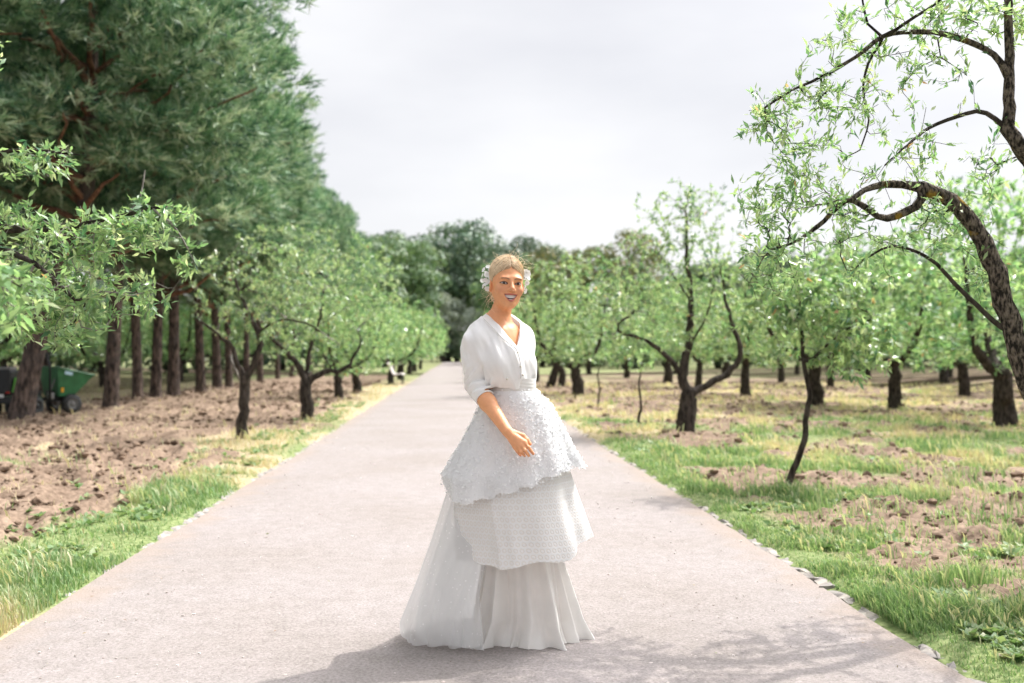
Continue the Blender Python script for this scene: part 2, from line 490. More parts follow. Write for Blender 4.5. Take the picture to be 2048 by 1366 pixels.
def build_path():
    m, n, l, b = new_mat('packed_gravel')
    tc = n.new('ShaderNodeTexCoord')
    def noise(s, d=5, r=0.5):
        t = n.new('ShaderNodeTexNoise'); t.inputs['Scale'].default_value = s; t.inputs['Detail'].default_value = d; t.inputs['Roughness'].default_value = r
        l.new(tc.outputs['Object'], t.inputs['Vector']); return t
    big = noise(0.7, 4); fine = noise(75, 6, 0.7); mid = noise(9, 5)
    vo = n.new('ShaderNodeTexVoronoi'); vo.inputs['Scale'].default_value = 70; vo.feature = 'F1'
    l.new(tc.outputs['Object'], vo.inputs['Vector'])
    r1 = n.new('ShaderNodeValToRGB')
    e = r1.color_ramp.elements
    e[0].position = 0.30; e[0].color = (0.186, 0.17, 0.16, 1)
    e[1].position = 0.62; e[1].color = (0.332, 0.308, 0.294, 1)
    l.new(fine.outputs['Fac'], r1.inputs['Fac'])
    r2 = n.new('ShaderNodeValToRGB')
    r2.color_ramp.elements[0].position = 0.3; r2.color_ramp.elements[0].color = (0.91, 0.90, 0.89, 1)
    r2.color_ramp.elements[1].position = 0.7; r2.color_ramp.elements[1].color = (1.06, 1.04, 1.04, 1)
    l.new(mid.outputs['Fac'], r2.inputs['Fac'])
    r3 = n.new('ShaderNodeValToRGB')
    r3.color_ramp.elements[0].position = 0.32; r3.color_ramp.elements[0].color = (0.95, 0.93, 0.91, 1)
    r3.color_ramp.elements[1].position = 0.62; r3.color_ramp.elements[1].color = (1.05, 1.04, 1.05, 1)
    l.new(big.outputs['Fac'], r3.inputs['Fac'])
    # scattered pale and dark grains
    r4 = n.new('ShaderNodeValToRGB')
    r4.color_ramp.elements[0].position = 0.03; r4.color_ramp.elements[0].color = (1.35, 1.35, 1.35, 1)
    r4.color_ramp.elements[1].position = 0.16; r4.color_ramp.elements[1].color = (1, 1, 1, 1)
    l.new(vo.outputs['Distance'], r4.inputs['Fac'])
    col = r1.outputs['Color']
    for r in (r2, r3, r4):
        x = n.new('ShaderNodeMixRGB'); x.blend_type = 'MULTIPLY'; x.inputs['Fac'].default_value = 1
        l.new(col, x.inputs['Color1']); l.new(r.outputs['Color'], x.inputs['Color2']); col = x.outputs['Color']
    # earth carried in from both verges
    sp = n.new('ShaderNodeSeparateXYZ'); l.new(tc.outputs['Object'], sp.inputs[0])
    ab = n.new('ShaderNodeMath'); ab.operation = 'ABSOLUTE'; l.new(sp.outputs['X'], ab.inputs[0])
    wob = noise(2.2, 6, 0.65)
    sm = n.new('ShaderNodeMath'); sm.operation = 'MULTIPLY_ADD'; sm.inputs[1].default_value = 0.9; l.new(wob.outputs['Fac'], sm.inputs[0]); l.new(ab.outputs[0], sm.inputs[2])
    er = n.new('ShaderNodeMapRange'); er.inputs['From Min'].default_value = 2.25; er.inputs['From Max'].default_value = 2.65; er.inputs['To Max'].default_value = 0.55; l.new(sm.outputs[0], er.inputs['Value'])
    em = n.new('ShaderNodeMixRGB'); em.inputs['Color2'].default_value = (0.33, 0.25, 0.19, 1); l.new(er.outputs['Result'], em.inputs['Fac']); l.new(col, em.inputs['Color1']); col = em.outputs['Color']
    l.new(col, b.inputs['Base Color'])
    b.inputs['Roughness'].default_value = 0.95; b.inputs['Specular IOR Level'].default_value = 0.12
    ad = n.new('ShaderNodeMath'); ad.operation = 'ADD'; l.new(fine.outputs['Fac'], ad.inputs[0]); l.new(mid.outputs['Fac'], ad.inputs[1])
    bp = n.new('ShaderNodeBump'); bp.inputs['Strength'].default_value = 0.55; bp.inputs['Distance'].default_value = 0.008
    l.new(ad.outputs[0], bp.inputs['Height']); l.new(bp.outputs['Normal'], b.inputs['Normal'])
    ys = np.concatenate([np.arange(-14, 1, 1.0), np.arange(1, 26, 0.2), np.arange(26, 170, 1.5)])
    t = np.linspace(-1, 1, 41)
    hl = path_edge(ys, 0); hr = path_edge(ys, 1)
    X = np.where(t[None] < 0, t[None] * hl[:, None], t[None] * hr[:, None])
    Yg = np.repeat(ys[:, None], len(t), 1)
    Z = 0.006 * (fbm(X * 1.2, Yg * 1.2, octv=3, seed=61) - 0.5) + 0.012 * (1 - t[None] ** 2)
    v = np.stack([X, Yg, Z], -1).reshape(-1, 3)
    nx = len(t)
    i = (np.arange(len(ys) - 1)[:, None] * nx + np.arange(nx - 1)[None]).ravel()
    path = link('path', make_mesh('path', v, np.stack([i, i + 1, i + nx + 1, i + nx], 1), m))
    tag(path, kind='structure')
    # kerb of rough granite setts, each its own piece near by
    km = tex_mat('granite', (0.20, 0.182, 0.168), (0.31, 0.287, 0.265), scale=30, rough=0.9, bump=0.4, dist=0.006, c3=(0.42, 0.38, 0.33), scale3=3)
    shapes = []
    for k in range(7):
        r = np.random.default_rng(100 + k)
        g = np.array([[x, y] for y in (-1, -.5, 0, .5, 1) for x in (-1, -.35, .35, 1)], float)
        g = g * [0.045, 0.5] + r.normal(0, 0.010, g.shape) * [1, 1.4]
        rim = (np.abs(np.tile([-1, -.35, .35, 1], 5)) == 1) | (np.repeat([-1, -.5, 0, .5, 1], 4) ** 2 == 1)
        z = np.where(rim, -0.014, 0.0) + r.normal(0, 0.004, len(g))
        top = np.column_stack([g, z])
        idx = np.arange(20).reshape(5, 4)
        loop = np.concatenate([idx[0], idx[1:, 3], idx[4, 2::-1], idx[3:0:-1, 0]])
        low = top[loop] * [1.06, 1.03, 1]; low[:, 2] = -0.11
        quads = [[idx[a, c], idx[a, c + 1], idx[a + 1, c + 1], idx[a + 1, c]] for a in range(4) for c in range(3)]
        nl = len(loop)
        quads += [[loop[a], 20 + a, 20 + (a + 1) % nl, loop[(a + 1) % nl]] for a in range(nl)]
        shapes.append((np.vstack([top, low]), np.array(quads)))
    meshes = []
    for k, (vv, ff) in enumerate(shapes):
        meshes.append(make_mesh('kerb_stone', vv, ff, km, False))
    r = np.random.default_rng(5)
    far_v, far_f, nf = [], [], 0
    count = 0
    for side in (-1, 1):
        y = 2.6
        while y < 90:
            L = r.uniform(0.20, 0.40)
            yc = y + L / 2
            x = side * (path_edge(np.array(yc), 0 if side < 0 else 1) + 0.042 + r.normal(0, 0.006))
            z = 0.0 + r.normal(0, 0.006)
            k = r.integers(len(shapes))
            w = r.uniform(0.85, 1.15)
            if y < 27 and not (side < 0 and 17.1 < y < 18.0):
                if r.random() > 0.06:
                    o = link('kerb_stone', meshes[k], path, (float(x), yc, z))
                    o.scale = (w * (-1 if r.random() < .5 else 1), L * 0.96, 1.0)
                    o.rotation_euler = (r.normal(0, .015), r.normal(0, .03), r.normal(0, 0.03))
                    count += 1
            elif y >= 27:
                vv, ff = shapes[k]
                far_v.append(vv * [w, L * 0.96, 1] + [float(x), yc, z]); far_f.append(ff + nf); nf += len(vv)
            y += L + r.uniform(0.004, 0.02)
    o = link('kerb_stone_row', make_mesh('kerb_stone_row', np.concatenate(far_v), np.concatenate(far_f), km, False), path)
    o['kind'] = 'stuff'

def ico(sub=1):
    import bmesh
    bm = bmesh.new(); bmesh.ops.create_icosphere(bm, subdivisions=sub, radius=1.0)
    bm.verts.ensure_lookup_table()
    v = np.array([q.co[:] for q in bm.verts]); f = np.array([[q.index for q in p.verts] for p in bm.faces])
    bm.free(); return v, f

def scatter_lumps(name, pos, size, mat, seed, tint=None, sub=1, flat=0.7, **kw):
    r = np.random.default_rng(seed)
    v, f = ico(sub)
    N = len(pos)
    var = [v * (1 + 0.75 * (vnoise(v[:, 0] * 1.7 + k * 9, v[:, 1] * 1.7, v[:, 2] * 1.7, seed=k) - .5))[:, None] for k in range(12)]
    V = np.stack(var)[r.integers(0, 12, N)]
    a = r.uniform(0, 2 * np.pi, N); c, s = np.cos(a), np.sin(a)
    X = V[:, :, 0] * c[:, None] - V[:, :, 1] * s[:, None]; Y = V[:, :, 0] * s[:, None] + V[:, :, 1] * c[:, None]
    V = np.stack([X * r.uniform(.8, 1.4, N)[:, None], Y, V[:, :, 2] * flat], -1) * size[:, None, None] + pos[:, None, :]
    F = f[None] + (np.arange(N) * len(v))[:, None, None]
    return make_mesh(name, V.reshape(-1, 3), F.reshape(-1, 3), mat, False)

def build_litter():
    r = np.random.default_rng(77)
    # clods of turned earth
    def sample(n, xa, xb, ya, yb, pw=1.0):
        y = ya * (yb / ya) ** (r.random(n) ** pw)
        lim = np.where(r.random(n) < .5, -1, 1)
        x = r.uniform(xa, xb, n)
        return x, y
    x1, y1 = sample(28000, -11, -2.2, 5, 45); x2, y2 = sample(25000, 2.3, 14, 4.2, 45)
    x = np.concatenate([x1, x2]); y = np.concatenate([y1, y2])
    keep = (r.random(len(x)) < soil_mask(x, y) * np.where(vnoise(x * 1.1, y * 1.1, seed=91) > .5, 1, .35)) & (x > -0.56 * y - 1) & (x < 0.66 * y + 1)
    x, y = x[keep], y[keep]
    s = np.clip(r.lognormal(-4.5, 0.62, len(x)), 0.004, 0.05) * (1 + y / 45)
    m = tex_mat('clod_earth', (0.07, 0.047, 0.033), (0.27, 0.195, 0.14), scale=9, rough=1.0, bump=0.6, bump_scale=60, dist=0.01, spec=0.1)
    me = scatter_lumps('soil_clods', np.stack([x, y, ground_z(x, y) + s * .25], 1), s, m, 1)
    tag(link('soil_clods', me), 'loose brown clods of freshly dug earth under the trees', 'soil', kind='stuff')
    # grit, twigs and dry leaf bits on the path
    n = 2600
    y = 3.0 * (24 / 3.0) ** r.random(n); x = r.uniform(-2.0, 2.0, n)
    s = np.clip(r.lognormal(-5.9, 0.45, n), 0.0015, 0.008) * (1 + y / 30)
    m = tex_mat('path_grit', (0.40, 0.34, 0.31), (0.66, 0.60, 0.57), scale=3, detail=2, rough=0.9)
    me = scatter_lumps('path_grit', np.stack([x, y, 0.008 + s * .2], 1), s, m, 2, flat=.6)
    tag(link('path_grit', me), 'small stones and grit scattered over the gravel path', 'gravel', kind='stuff')
    n = 260
    y = 3.2 * (26 / 3.2) ** r.random(n); e = r.random(n) < .55
    x = np.where(e, np.sign(r.random(n) - .5) * (2.02 - np.abs(r.normal(0, .22, n))), r.uniform(-2, 2, n))
    p, d = np.stack([x, y, np.full(n, .016)], 1), r.normal(0, 1, (n, 3)) * [1, 1, .15]
    m = leaf_mat('dry_bits', [(0, (0.10, 0.06, 0.035)), (.6, (0.30, 0.20, 0.12)), (1, (0.16, 0.2, 0.06))], transl=.1)
    me = leaf_mesh('leaf_litter', p, d, r.normal(0, .25, (n, 3)) + [0, 0, 1], r.uniform(.008, .026, n), .2, m, r.random(n), r)
    tag(link('leaf_litter', me), 'dry twigs and leaf scraps strewn on the path', 'litter', kind='stuff')

def leaf_mesh(name, pos, d, nrm, L, wr, mat, tint, r, fold=0.25, simple=False):
    """one joined mesh of leaf blades: pos base point, d direction, nrm up side, L length"""
    d = d / (np.linalg.norm(d, axis=1)[:, None] + 1e-9)
    s = np.cross(d, nrm); s /= np.linalg.norm(s, axis=1)[:, None] + 1e-9
    u = np.cross(s, d)
    N = len(pos); L = np.asarray(L)[:, None] * np.ones((N, 1)); w = L * wr
    if simple:
        V = np.stack([pos, pos + d * L * .45 + s * w + u * L * .06, pos + d * L - u * L * .08, pos + d * L * .45 - s * w + u * L * .06], 1)
        f = np.array([[0, 1, 2, 3]])
    else:
        droop = -u * L * r.uniform(0.0, 0.22, (N, 1))
        V = np.stack([pos, pos + d * L * .42 + s * w + u * w * fold, pos + d * L * .45, pos + d * L * .42 - s * w + u * w * fold, pos + d * L + droop], 1)
        f = np.array([[0, 1, 2], [0, 2, 3], [1, 4, 2], [2, 4, 3]])
    k = V.shape[1]
    F = f[None] + (np.arange(N) * k)[:, None, None]
    return make_mesh(name, V.reshape(-1, 3), F.reshape(-1, f.shape[1]), mat, True, attrs={'tint': np.repeat(tint, k)})

def build_grass():
    r = np.random.default_rng(9)
    def pts(n, ya, yb, side):
        y = ya * (yb / ya) ** r.random(n)
        if side < 0: x = -2.09 - (np.maximum(0.48 * y + 0.7 - 2.1, .6)) * r.random(n)
        else: x = 2.1 + (np.maximum(0.60 * y + 0.8 - 2.1, .8)) * r.random(n)
        return x, y
    X, Y = [], []
    for (n, a, b, s) in ((85000, 3.2, 12, -1), (30000, 12, 42, -1), (190000, 3.2, 13, 1), (70000, 13, 42, 1)):
        x, y = pts(n, a, b, s); X.append(x); Y.append(y)
    x = np.concatenate(X); y = np.concatenate(Y)
    soil = soil_mask(x, y); straw = straw_mask(x, y)
    cl = fbm(x * 2.6, y * 2.6, octv=3, seed=71)
    edge = np.exp(-((np.abs(x) - 2.16) / 0.06) ** 2)
    dens = (1 - soil * np.where(x > 0, .93, .97)) * (.20 + .80 * sstep(0.38, 0.60, cl + .05)) * (1 - .25 * edge)
    dens = np.where((x < 0) & (x < -3.6), np.maximum(dens * 0.35, .12 * (fbm(x * 1.7, y * 1.7, octv=2, seed=79) > .6)), dens)
    keep = r.random(len(x)) < dens
    x, y, straw, cl = x[keep], y[keep], straw[keep], cl[keep]
    N = len(x)
    big = fbm(x * .8, y * .8, octv=2, seed=73)
    h = r.uniform(.022, .058, N) * (0.55 + 1.1 * sstep(.4, .7, cl)) * (.7 + .8 * big)
    h *= 1 + 0.55 * sstep(2.3, 3.0, np.abs(x)) * (y > 4) + .5 * sstep(20, 24, y) * (x > 0) * (big > .5)
    barley = (r.random(N) < .06) & (np.abs(x) > 2.25)
    h = np.where(barley, h * 1.35 + .02, h)
    w = (0.0011 + 0.00036 * y) * r.uniform(.7, 1.3, N)
    a = r.uniform(0, 2 * np.pi, N)
    lean = r.uniform(.15, .75, N)
    wind = np.array([-.35, -.1])
    dx = np.cos(a) * lean + wind[0] * .5; dy = np.sin(a) * lean + wind[1] * .5
    sx, sy = -np.sin(a + .5), np.cos(a + .5)
    z = ground_z(x, y) - .006
    b = np.stack([x, y, z], 1); S = np.stack([sx, sy, 0 * x], 1) * w[:, None]
    D = np.stack([dx, dy, 0 * x], 1)
    up = np.array([0, 0, 1.0])
    V = np.stack([b - S, b + S, b + h[:, None] * (up * .62 + D * .30) + S * .8, b + h[:, None] * (up * .62 + D * .30) - S * .8, b + h[:, None] * (up * (1 - .25 * lean[:, None]) + D * .95)], 1)
    # seed heads are a little broader at the top
    bi = np.where(barley)[0]
    V[bi, 2] += S[bi] * .9; V[bi, 3] -= S[bi] * .9
    F = np.array([[0, 1, 2], [0, 2, 3], [3, 2, 4]])
    t = np.clip(r.normal(.29, .16, N) + .55 * straw + .18 * barley - .12 * (big - .5), 0.02, .98)
    t = np.where(barley & (r.random(N) < .6), np.clip(r.normal(.66, .06, N), 0, 1), t)
    m = leaf_mat('grass_blade', [(0, (0.10, 0.19, 0.075)), (.3, (0.22, 0.335, 0.15)), (.55, (0.40, 0.45, 0.27)), (.75, (0.50, 0.46, 0.31)), (1, (0.55, 0.46, 0.33))], transl=.35, gloss=.2, tcol=(1.3, 1.3, .8))
    Fi = F[None] + (np.arange(N) * 5)[:, None, None]
    me = make_mesh('grass', V.reshape(-1, 3), Fi.reshape(-1, 3), m, True, attrs={'tint': np.repeat(t, 5)})
    tag(link('grass', me), 'green and straw-coloured grass along both path edges', 'grass', kind='stuff')
    # broad-leaved weeds low between the grass
    n = 9000
    y = 4.0 * (26 / 4.0) ** r.random(n); sd = r.random(n) < .3
    x = np.where(sd, -2.3 - 1.3 * r.random(n), 2.3 + np.maximum(.6 * y - 1.4, .8) * r.random(n))
    k = (r.random(n) < (1 - soil_mask(x, y) * .93) * sstep(.42, .6, vnoise(x * 2, y * 2, seed=88)))
    x, y = x[k], y[k]
    cx = np.repeat(x, 5); cy = np.repeat(y, 5); n = len(cx)
    a = r.uniform(0, 6.283, n); el = r.uniform(.2, 1.0, n)
    d = np.stack([np.cos(a), np.sin(a), el], 1)
    p = np.stack([cx, cy, ground_z(cx, cy)], 1)
    me = leaf_mesh('weeds', p, d, np.tile([0, 0, 1.0], (n, 1)) + r.normal(0, .2, (n, 3)), r.uniform(.03, .075, n) * (1 + cy / 40), .26, m, np.clip(r.normal(.24, .12, n) + .25 * (r.random(n) < .15), 0, 1), r)
    tag(link('weeds', me), 'low broad-leaved weeds growing among the grass', 'weeds', kind='stuff')
# ---------------------------------------------------------------- trees
M = {}
def tree_mats():
    M['almond_bark'] = tex_mat('almond_bark', (0.022, 0.018, 0.015), (0.085, 0.07, 0.06), scale=14, rough=0.95, bump=0.9, bump_scale=30, stretch=(1.6, 1.6, .55), dist=0.03, spec=.15)
    M['lichen_bark'] = tex_mat('lichen_bark', (0.028, 0.024, 0.02), (0.25, 0.205, 0.165), scale=42, detail=8, ramp=(.40, .62), rough=0.95, bump=1.0, bump_scale=55, stretch=(1.6, 1.6, .7), dist=0.045, c3=(0.40, 0.25, 0.05), scale3=6.5, spec=.15)
    # keep the lichen to spots
    for nd in M['lichen_bark'].node_tree.nodes:
        if nd.type == 'VALTORGB' and abs(nd.color_ramp.elements[0].position - .52) < .01:
            nd.color_ramp.elements[0].position = .60; nd.color_ramp.elements[1].position = .66
    M['twig_bark'] = tex_mat('twig_bark', (0.13, 0.115, 0.10), (0.36, 0.33, 0.30), scale=20, rough=0.85)
    M['pine_bark'] = tex_mat('pine_bark', (0.035, 0.030, 0.028), (0.22, 0.165, 0.14), scale=7, rough=0.95, bump=1.0, bump_scale=9, stretch=(2.2, 2.2, .7), dist=0.09, c3=(0.10, 0.085, 0.08), scale3=2.0, spec=.1)
    M['pine_limb'] = tex_mat('pine_limb', (0.10, 0.055, 0.04), (0.28, 0.15, 0.095), scale=9, rough=0.9, bump=.5, dist=.03)
    g = [(0, (0.07, 0.185, 0.10)), (.35, (0.21, 0.36, 0.17)), (.7, (0.38, 0.51, 0.27)), (.93, (0.52, 0.59, 0.39)), (1, (0.56, 0.34, 0.18))]
    M['almond_leaf'] = leaf_mat('almond_leaf', g, transl=.45, gloss=.8, rough=.28, tcol=(1.35, 1.35, .9))
    M['needle'] = leaf_mat('pine_needle', [(0, (0.03, 0.095, 0.06)), (.45, (0.17, 0.32, 0.175)), (1, (0.58, 0.66, 0.48))], transl=.18, gloss=.35, tcol=(1.1, 1.2, .8))
    M['oak_leaf'] = leaf_mat('oak_leaf', [(0, (0.06, 0.12, 0.08)), (.5, (0.13, 0.20, 0.13)), (1, (0.25, 0.30, 0.19))], transl=.15, gloss=.3, tcol=(1.1, 1.2, .7))
    M['olive_leaf'] = leaf_mat('olive_leaf', [(0, (0.16, 0.21, 0.16)), (.5, (0.27, 0.32, 0.26)), (1, (0.38, 0.42, 0.36))], transl=.15, gloss=.3)
    M['green_leaf'] = leaf_mat('green_leaf', [(0, (0.07, 0.14, 0.075)), (.5, (0.15, 0.24, 0.125)), (1, (0.28, 0.35, 0.19))], transl=.2, gloss=.3)
    M['rust_leaf'] = leaf_mat('rust_leaf', [(0, (0.08, 0.13, 0.07)), (.5, (0.18, 0.205, 0.10)), (1, (0.31, 0.24, 0.13))], transl=.2, gloss=.3)

def skeleton(limbs, targets, seed, step=0.1, tip=0.0028, power=2.05, wander=.05, lift=.25):
    """limbs: [(points, r_start, r_end)], then a branch to every target from the nearest wood"""
    r = np.random.default_rng(seed)
    pos, par, rad, twig = [], [], [], []
    for k, (pts, r0, r1) in enumerate(limbs):
        q = spline(np.array([np.asarray(z, float) for z in pts]), step)
        q[1:-1] += r.normal(0, .12 * step * (.5 if step < .06 else 1), (len(q) - 2, 3)) * min(1, r0 / .04)
        rr = np.linspace(r0, r1, len(q))
        if k == 0: prev = -1; st = 0
        else:
            A = np.array(pos); prev = int(np.argmin(((A - q[0]) ** 2).sum(1))); st = 1
        for i in range(st, len(q)):
            pos.append(q[i]); par.append(prev); rad.append(rr[i]); twig.append(0); prev = len(pos) - 1
    order = []
    T = np.array(targets)
    A = np.array(pos)
    dmin = np.array([np.sqrt(((A - t) ** 2).sum(1)).min() for t in T])
    arr = np.zeros((len(pos) + len(T) * 60, 3)); n = len(pos); arr[:n] = pos
    nolow = np.zeros(len(arr)); 
    z0 = arr[0, 2]
    for i in range(n): nolow[i] = 4.0 * max(0, 0.55 - (arr[i, 2] - z0)) if limbs[0][1] > .05 else 0
    for ti in np.argsort(dmin):
        t = T[ti]
        dv = np.sqrt(((arr[:n] - t) ** 2).sum(1)) + nolow[:n]
        i = int(np.argmin(dv))
        d = np.linalg.norm(t - arr[i])
        if d < .04: continue
        g = arr[i] - arr[par[i]] if par[i] >= 0 else np.array([0, 0, 1.0])
        g = g / (np.linalg.norm(g) + 1e-9)
        c = arr[i] + (g * .45 + np.array([0, 0, lift]) * .5) * d * .6 + r.normal(0, wander, 3) * d
        m = min(50, max(2, int(round(d / step))))
        prev = i
        for s in np.linspace(0, 1, m + 1)[1:]:
            q = (1 - s) ** 2 * arr[i] + 2 * s * (1 - s) * c + s * s * t + r.normal(0, .006, 3)
            arr[n] = q; pos.append(q); par.append(prev); rad.append(0.0); twig.append(1); prev = n; n += 1
    N = n; P_ = arr[:N]; par = np.array(par); rad = np.array(rad); twig = np.array(twig)
    acc = np.zeros(N); kids = [[] for _ in range(N)]
    R_ = np.zeros(N)
    for i in range(N - 1, -1, -1):
        R_[i] = max(rad[i], (acc[i] ** (1 / power)) if acc[i] > 0 else tip)
        if par[i] >= 0:
            acc[par[i]] += min(R_[i], 1e9) ** power if rad[i] == 0 else 0
            kids[par[i]].append(i)
    # no twig thicker than its parent
    for i in range(N):
        if par[i] >= 0 and twig[i]: R_[i] = min(R_[i], R_[par[i]] * .92)
    chains = []
    stack = [0]
    while stack:
        i = stack.pop()
        ch = [i] if par[i] < 0 else [par[i], i]
        while kids[i]:
            ks = sorted(kids[i], key=lambda k: -R_[k])
            stack.extend(ks[1:]); i = ks[0]; ch.append(i)
        chains.append(ch)
    return P_, par, R_, twig, chains

def wood_mesh(name, P_, R_, chains, mat, lo=0.0, hi=9.0, rough=0.0, seed=0, sides=None):
    V, F, n = [], [], 0
    for ch in chains:
        r = R_[ch].copy()
        if len(ch) > 1 and r[0] > r[1] * 1.6: r[0] = r[1] * 1.15
        if r.max() < lo or r.max() >= hi: continue
        k = sides or (14 if r.max() > .06 else 8 if r.max() > .02 else 5 if r.max() > .007 else 4)
        p = P_[ch]
        if len(p) < 2: continue
        v, f = tube(p, r, k)
        if rough and r.max() > .025:
            c = np.repeat(p, k, 0); dv = v - c
            s = 1 + rough * 1.3 * (fbm(v[:, 0] * 24, v[:, 1] * 24, v[:, 2] * 12, octv=3, seed=seed) - .5) + rough * .35 * (vnoise(v[:, 0] * 4, v[:, 1] * 4, v[:, 2] * 3.0, seed=seed + 5) - .5)
            v = c + dv * s[:, None]
        V.append(v); F.append(f + n); n += len(v)
    if not V: return None
    return make_mesh(name, np.concatenate(V), np.concatenate(F), mat)

def rosettes(P_, par, R_, twig, seed, dens=1.0, k=(4, 7), L=(.05, .08), rmax=.009, droop=0.0, tips=True):
    r = np.random.default_rng(seed)
    idx = np.where((R_ < rmax) & (twig == 1))[0]
    idx = idx[r.random(len(idx)) < dens]
    haskid = np.zeros(len(P_), bool); haskid[par[par >= 0]] = True
    if tips:
        tipi = np.where(~haskid & (twig == 1))[0]; idx = np.unique(np.concatenate([idx, tipi]))
    g = P_[idx] - P_[par[idx]]; g /= np.linalg.norm(g, axis=1)[:, None] + 1e-9
    cnt = r.integers(k[0], k[1] + 1, len(idx))
    I = np.repeat(np.arange(len(idx)), cnt); n = len(I)
    d = g[I] * .75 + r.normal(0, .62, (n, 3)) + np.array([0, 0, .18 - droop])
    d /= np.linalg.norm(d, axis=1)[:, None]
    pos = P_[idx][I] + r.normal(0, .012, (n, 3)) - g[I] * r.uniform(0, .06, (n, 1))
    nr = np.array([0, 0, 1.0]) + r.normal(0, .55, (n, 3))
    bt = np.clip(r.normal(.46, .18, len(idx)), 0, .9)
    t = np.clip(bt[I] + r.normal(0, .12, n), 0, .92)
    t = np.where(r.random(n) < .005, 1.0, t)
    return pos, d, nr, r.uniform(*L, n), t

def ellip(n, c, rad, r, shell=.35):
    d = r.normal(0, 1, (n, 3)); d /= np.linalg.norm(d, axis=1)[:, None]
    q = r.random(n) ** shell
    return np.array(c) + d * q[:, None] * np.array(rad)

def almond(name, label, base, limbs, targets, seed, leaf_kw=None, bark='almond_bark', group=None, wr=.19, simple=False, single=0, cat='tree', rough=.35, twigs='twig_bark', **sk):
    base = np.array(base, float)
    lim = [(np.array([np.asarray(z, float) for z in p]) - base, a, b) for p, a, b in limbs]
    tg = np.array(targets) - base
    P_, par, R_, twig, chains = skeleton(lim, tg, seed, **sk)
    root = tag(empty(name, base), label, cat, group)
    link('trunk', wood_mesh('trunk', P_, R_, chains, M[bark], lo=.018, rough=rough, seed=seed), root)
    tw = wood_mesh('branches', P_, R_, chains, M[twigs], hi=.018)
    if tw: link('branches', tw, root)['kind'] = 'stuff'
    pos, d, nr, L, t = rosettes(P_, par, R_, twig, seed + 1, **(leaf_kw or {}))
    r = np.random.default_rng(seed + 2)
    if single:
        # the leaves that show largest are pieces of their own
        pw = pos + base
        dist = np.sqrt((pw ** 2).sum(1))
        inview = (np.abs(pw[:, 0] / pw[:, 1] - .056) < .52) & (pw[:, 2] < 1.3 + pw[:, 1] * .35)
        score = L / dist + np.where(inview, 1, 0)
        top = np.argsort(-score)[:single]
        msk = np.ones(len(pos), bool); msk[top] = False
        shapes = []
        for k in range(5):
            rr = np.random.default_rng(900 + k)
            shapes.append(leaf_mesh('leaf', np.zeros((1, 3)), np.array([[0, 1.0, 0]]), np.array([[0, 0, 1.0]]), np.ones(1), wr * rr.uniform(.85, 1.15), M['almond_leaf'], np.array([[.25, .4, .5, .62, .8][k]]), rr))
        crown = empty('leaf_spray'); crown.parent = root
        for i in top:
            o = link('leaf', shapes[int(np.clip(t[i] * 5, 0, 4))], crown)
            dd = d[i]; s = np.cross(dd, nr[i]); s /= np.linalg.norm(s) + 1e-9; u = np.cross(s, dd)
            mm = Matrix(np.column_stack([s, dd, u]).tolist()).to_4x4()
            o.matrix_local = Matrix.Translation(Vector(pos[i])) @ mm @ Matrix.Scale(float(L[i]), 4)
        pos, d, nr, L, t = pos[msk], d[msk], nr[msk], L[msk], t[msk]
    me = leaf_mesh('crown', pos, d, nr, L, wr, M['almond_leaf'], t, r, simple=simple)
    link('crown', me, root)['kind'] = 'stuff'
    return root

def generic_almond(seed, H=3.4, R=1.7, n=240, leaves=None, trunk_r=.15, lean=.1):
    """a free-standing orchard tree around the origin"""
    r = np.random.default_rng(seed)
    fz = r.uniform(.75, 1.05)
    a0 = r.uniform(0, 6.28)
    top = np.array([math.cos(a0) * lean, math.sin(a0) * lean, fz])
    limbs = [([(0, 0, -.05), (.02, 0, .3), top * [.6, .6, .7], top], trunk_r * 1.15, trunk_r * .8)]
    nl = r.integers(2, 4)
    for k in range(nl):
        a = a0 + 6.283 * k / nl + r.normal(0, .35)
        d = np.array([math.cos(a), math.sin(a), 0])
        rr = R * r.uniform(.45, .65)
        limbs.append(([top, top + d * rr * .45 + [0, 0, .22], top + d * rr * .8 + [0, 0, .7], top + d * rr * 1.0 + [0, 0, H * .42]], trunk_r * .58, .02))
    c = (0, 0, H * .56)
    T = ellip(n, c, (R, R, H * .42), r, .45)
    T = T[T[:, 2] > .85]
    return limbs, T

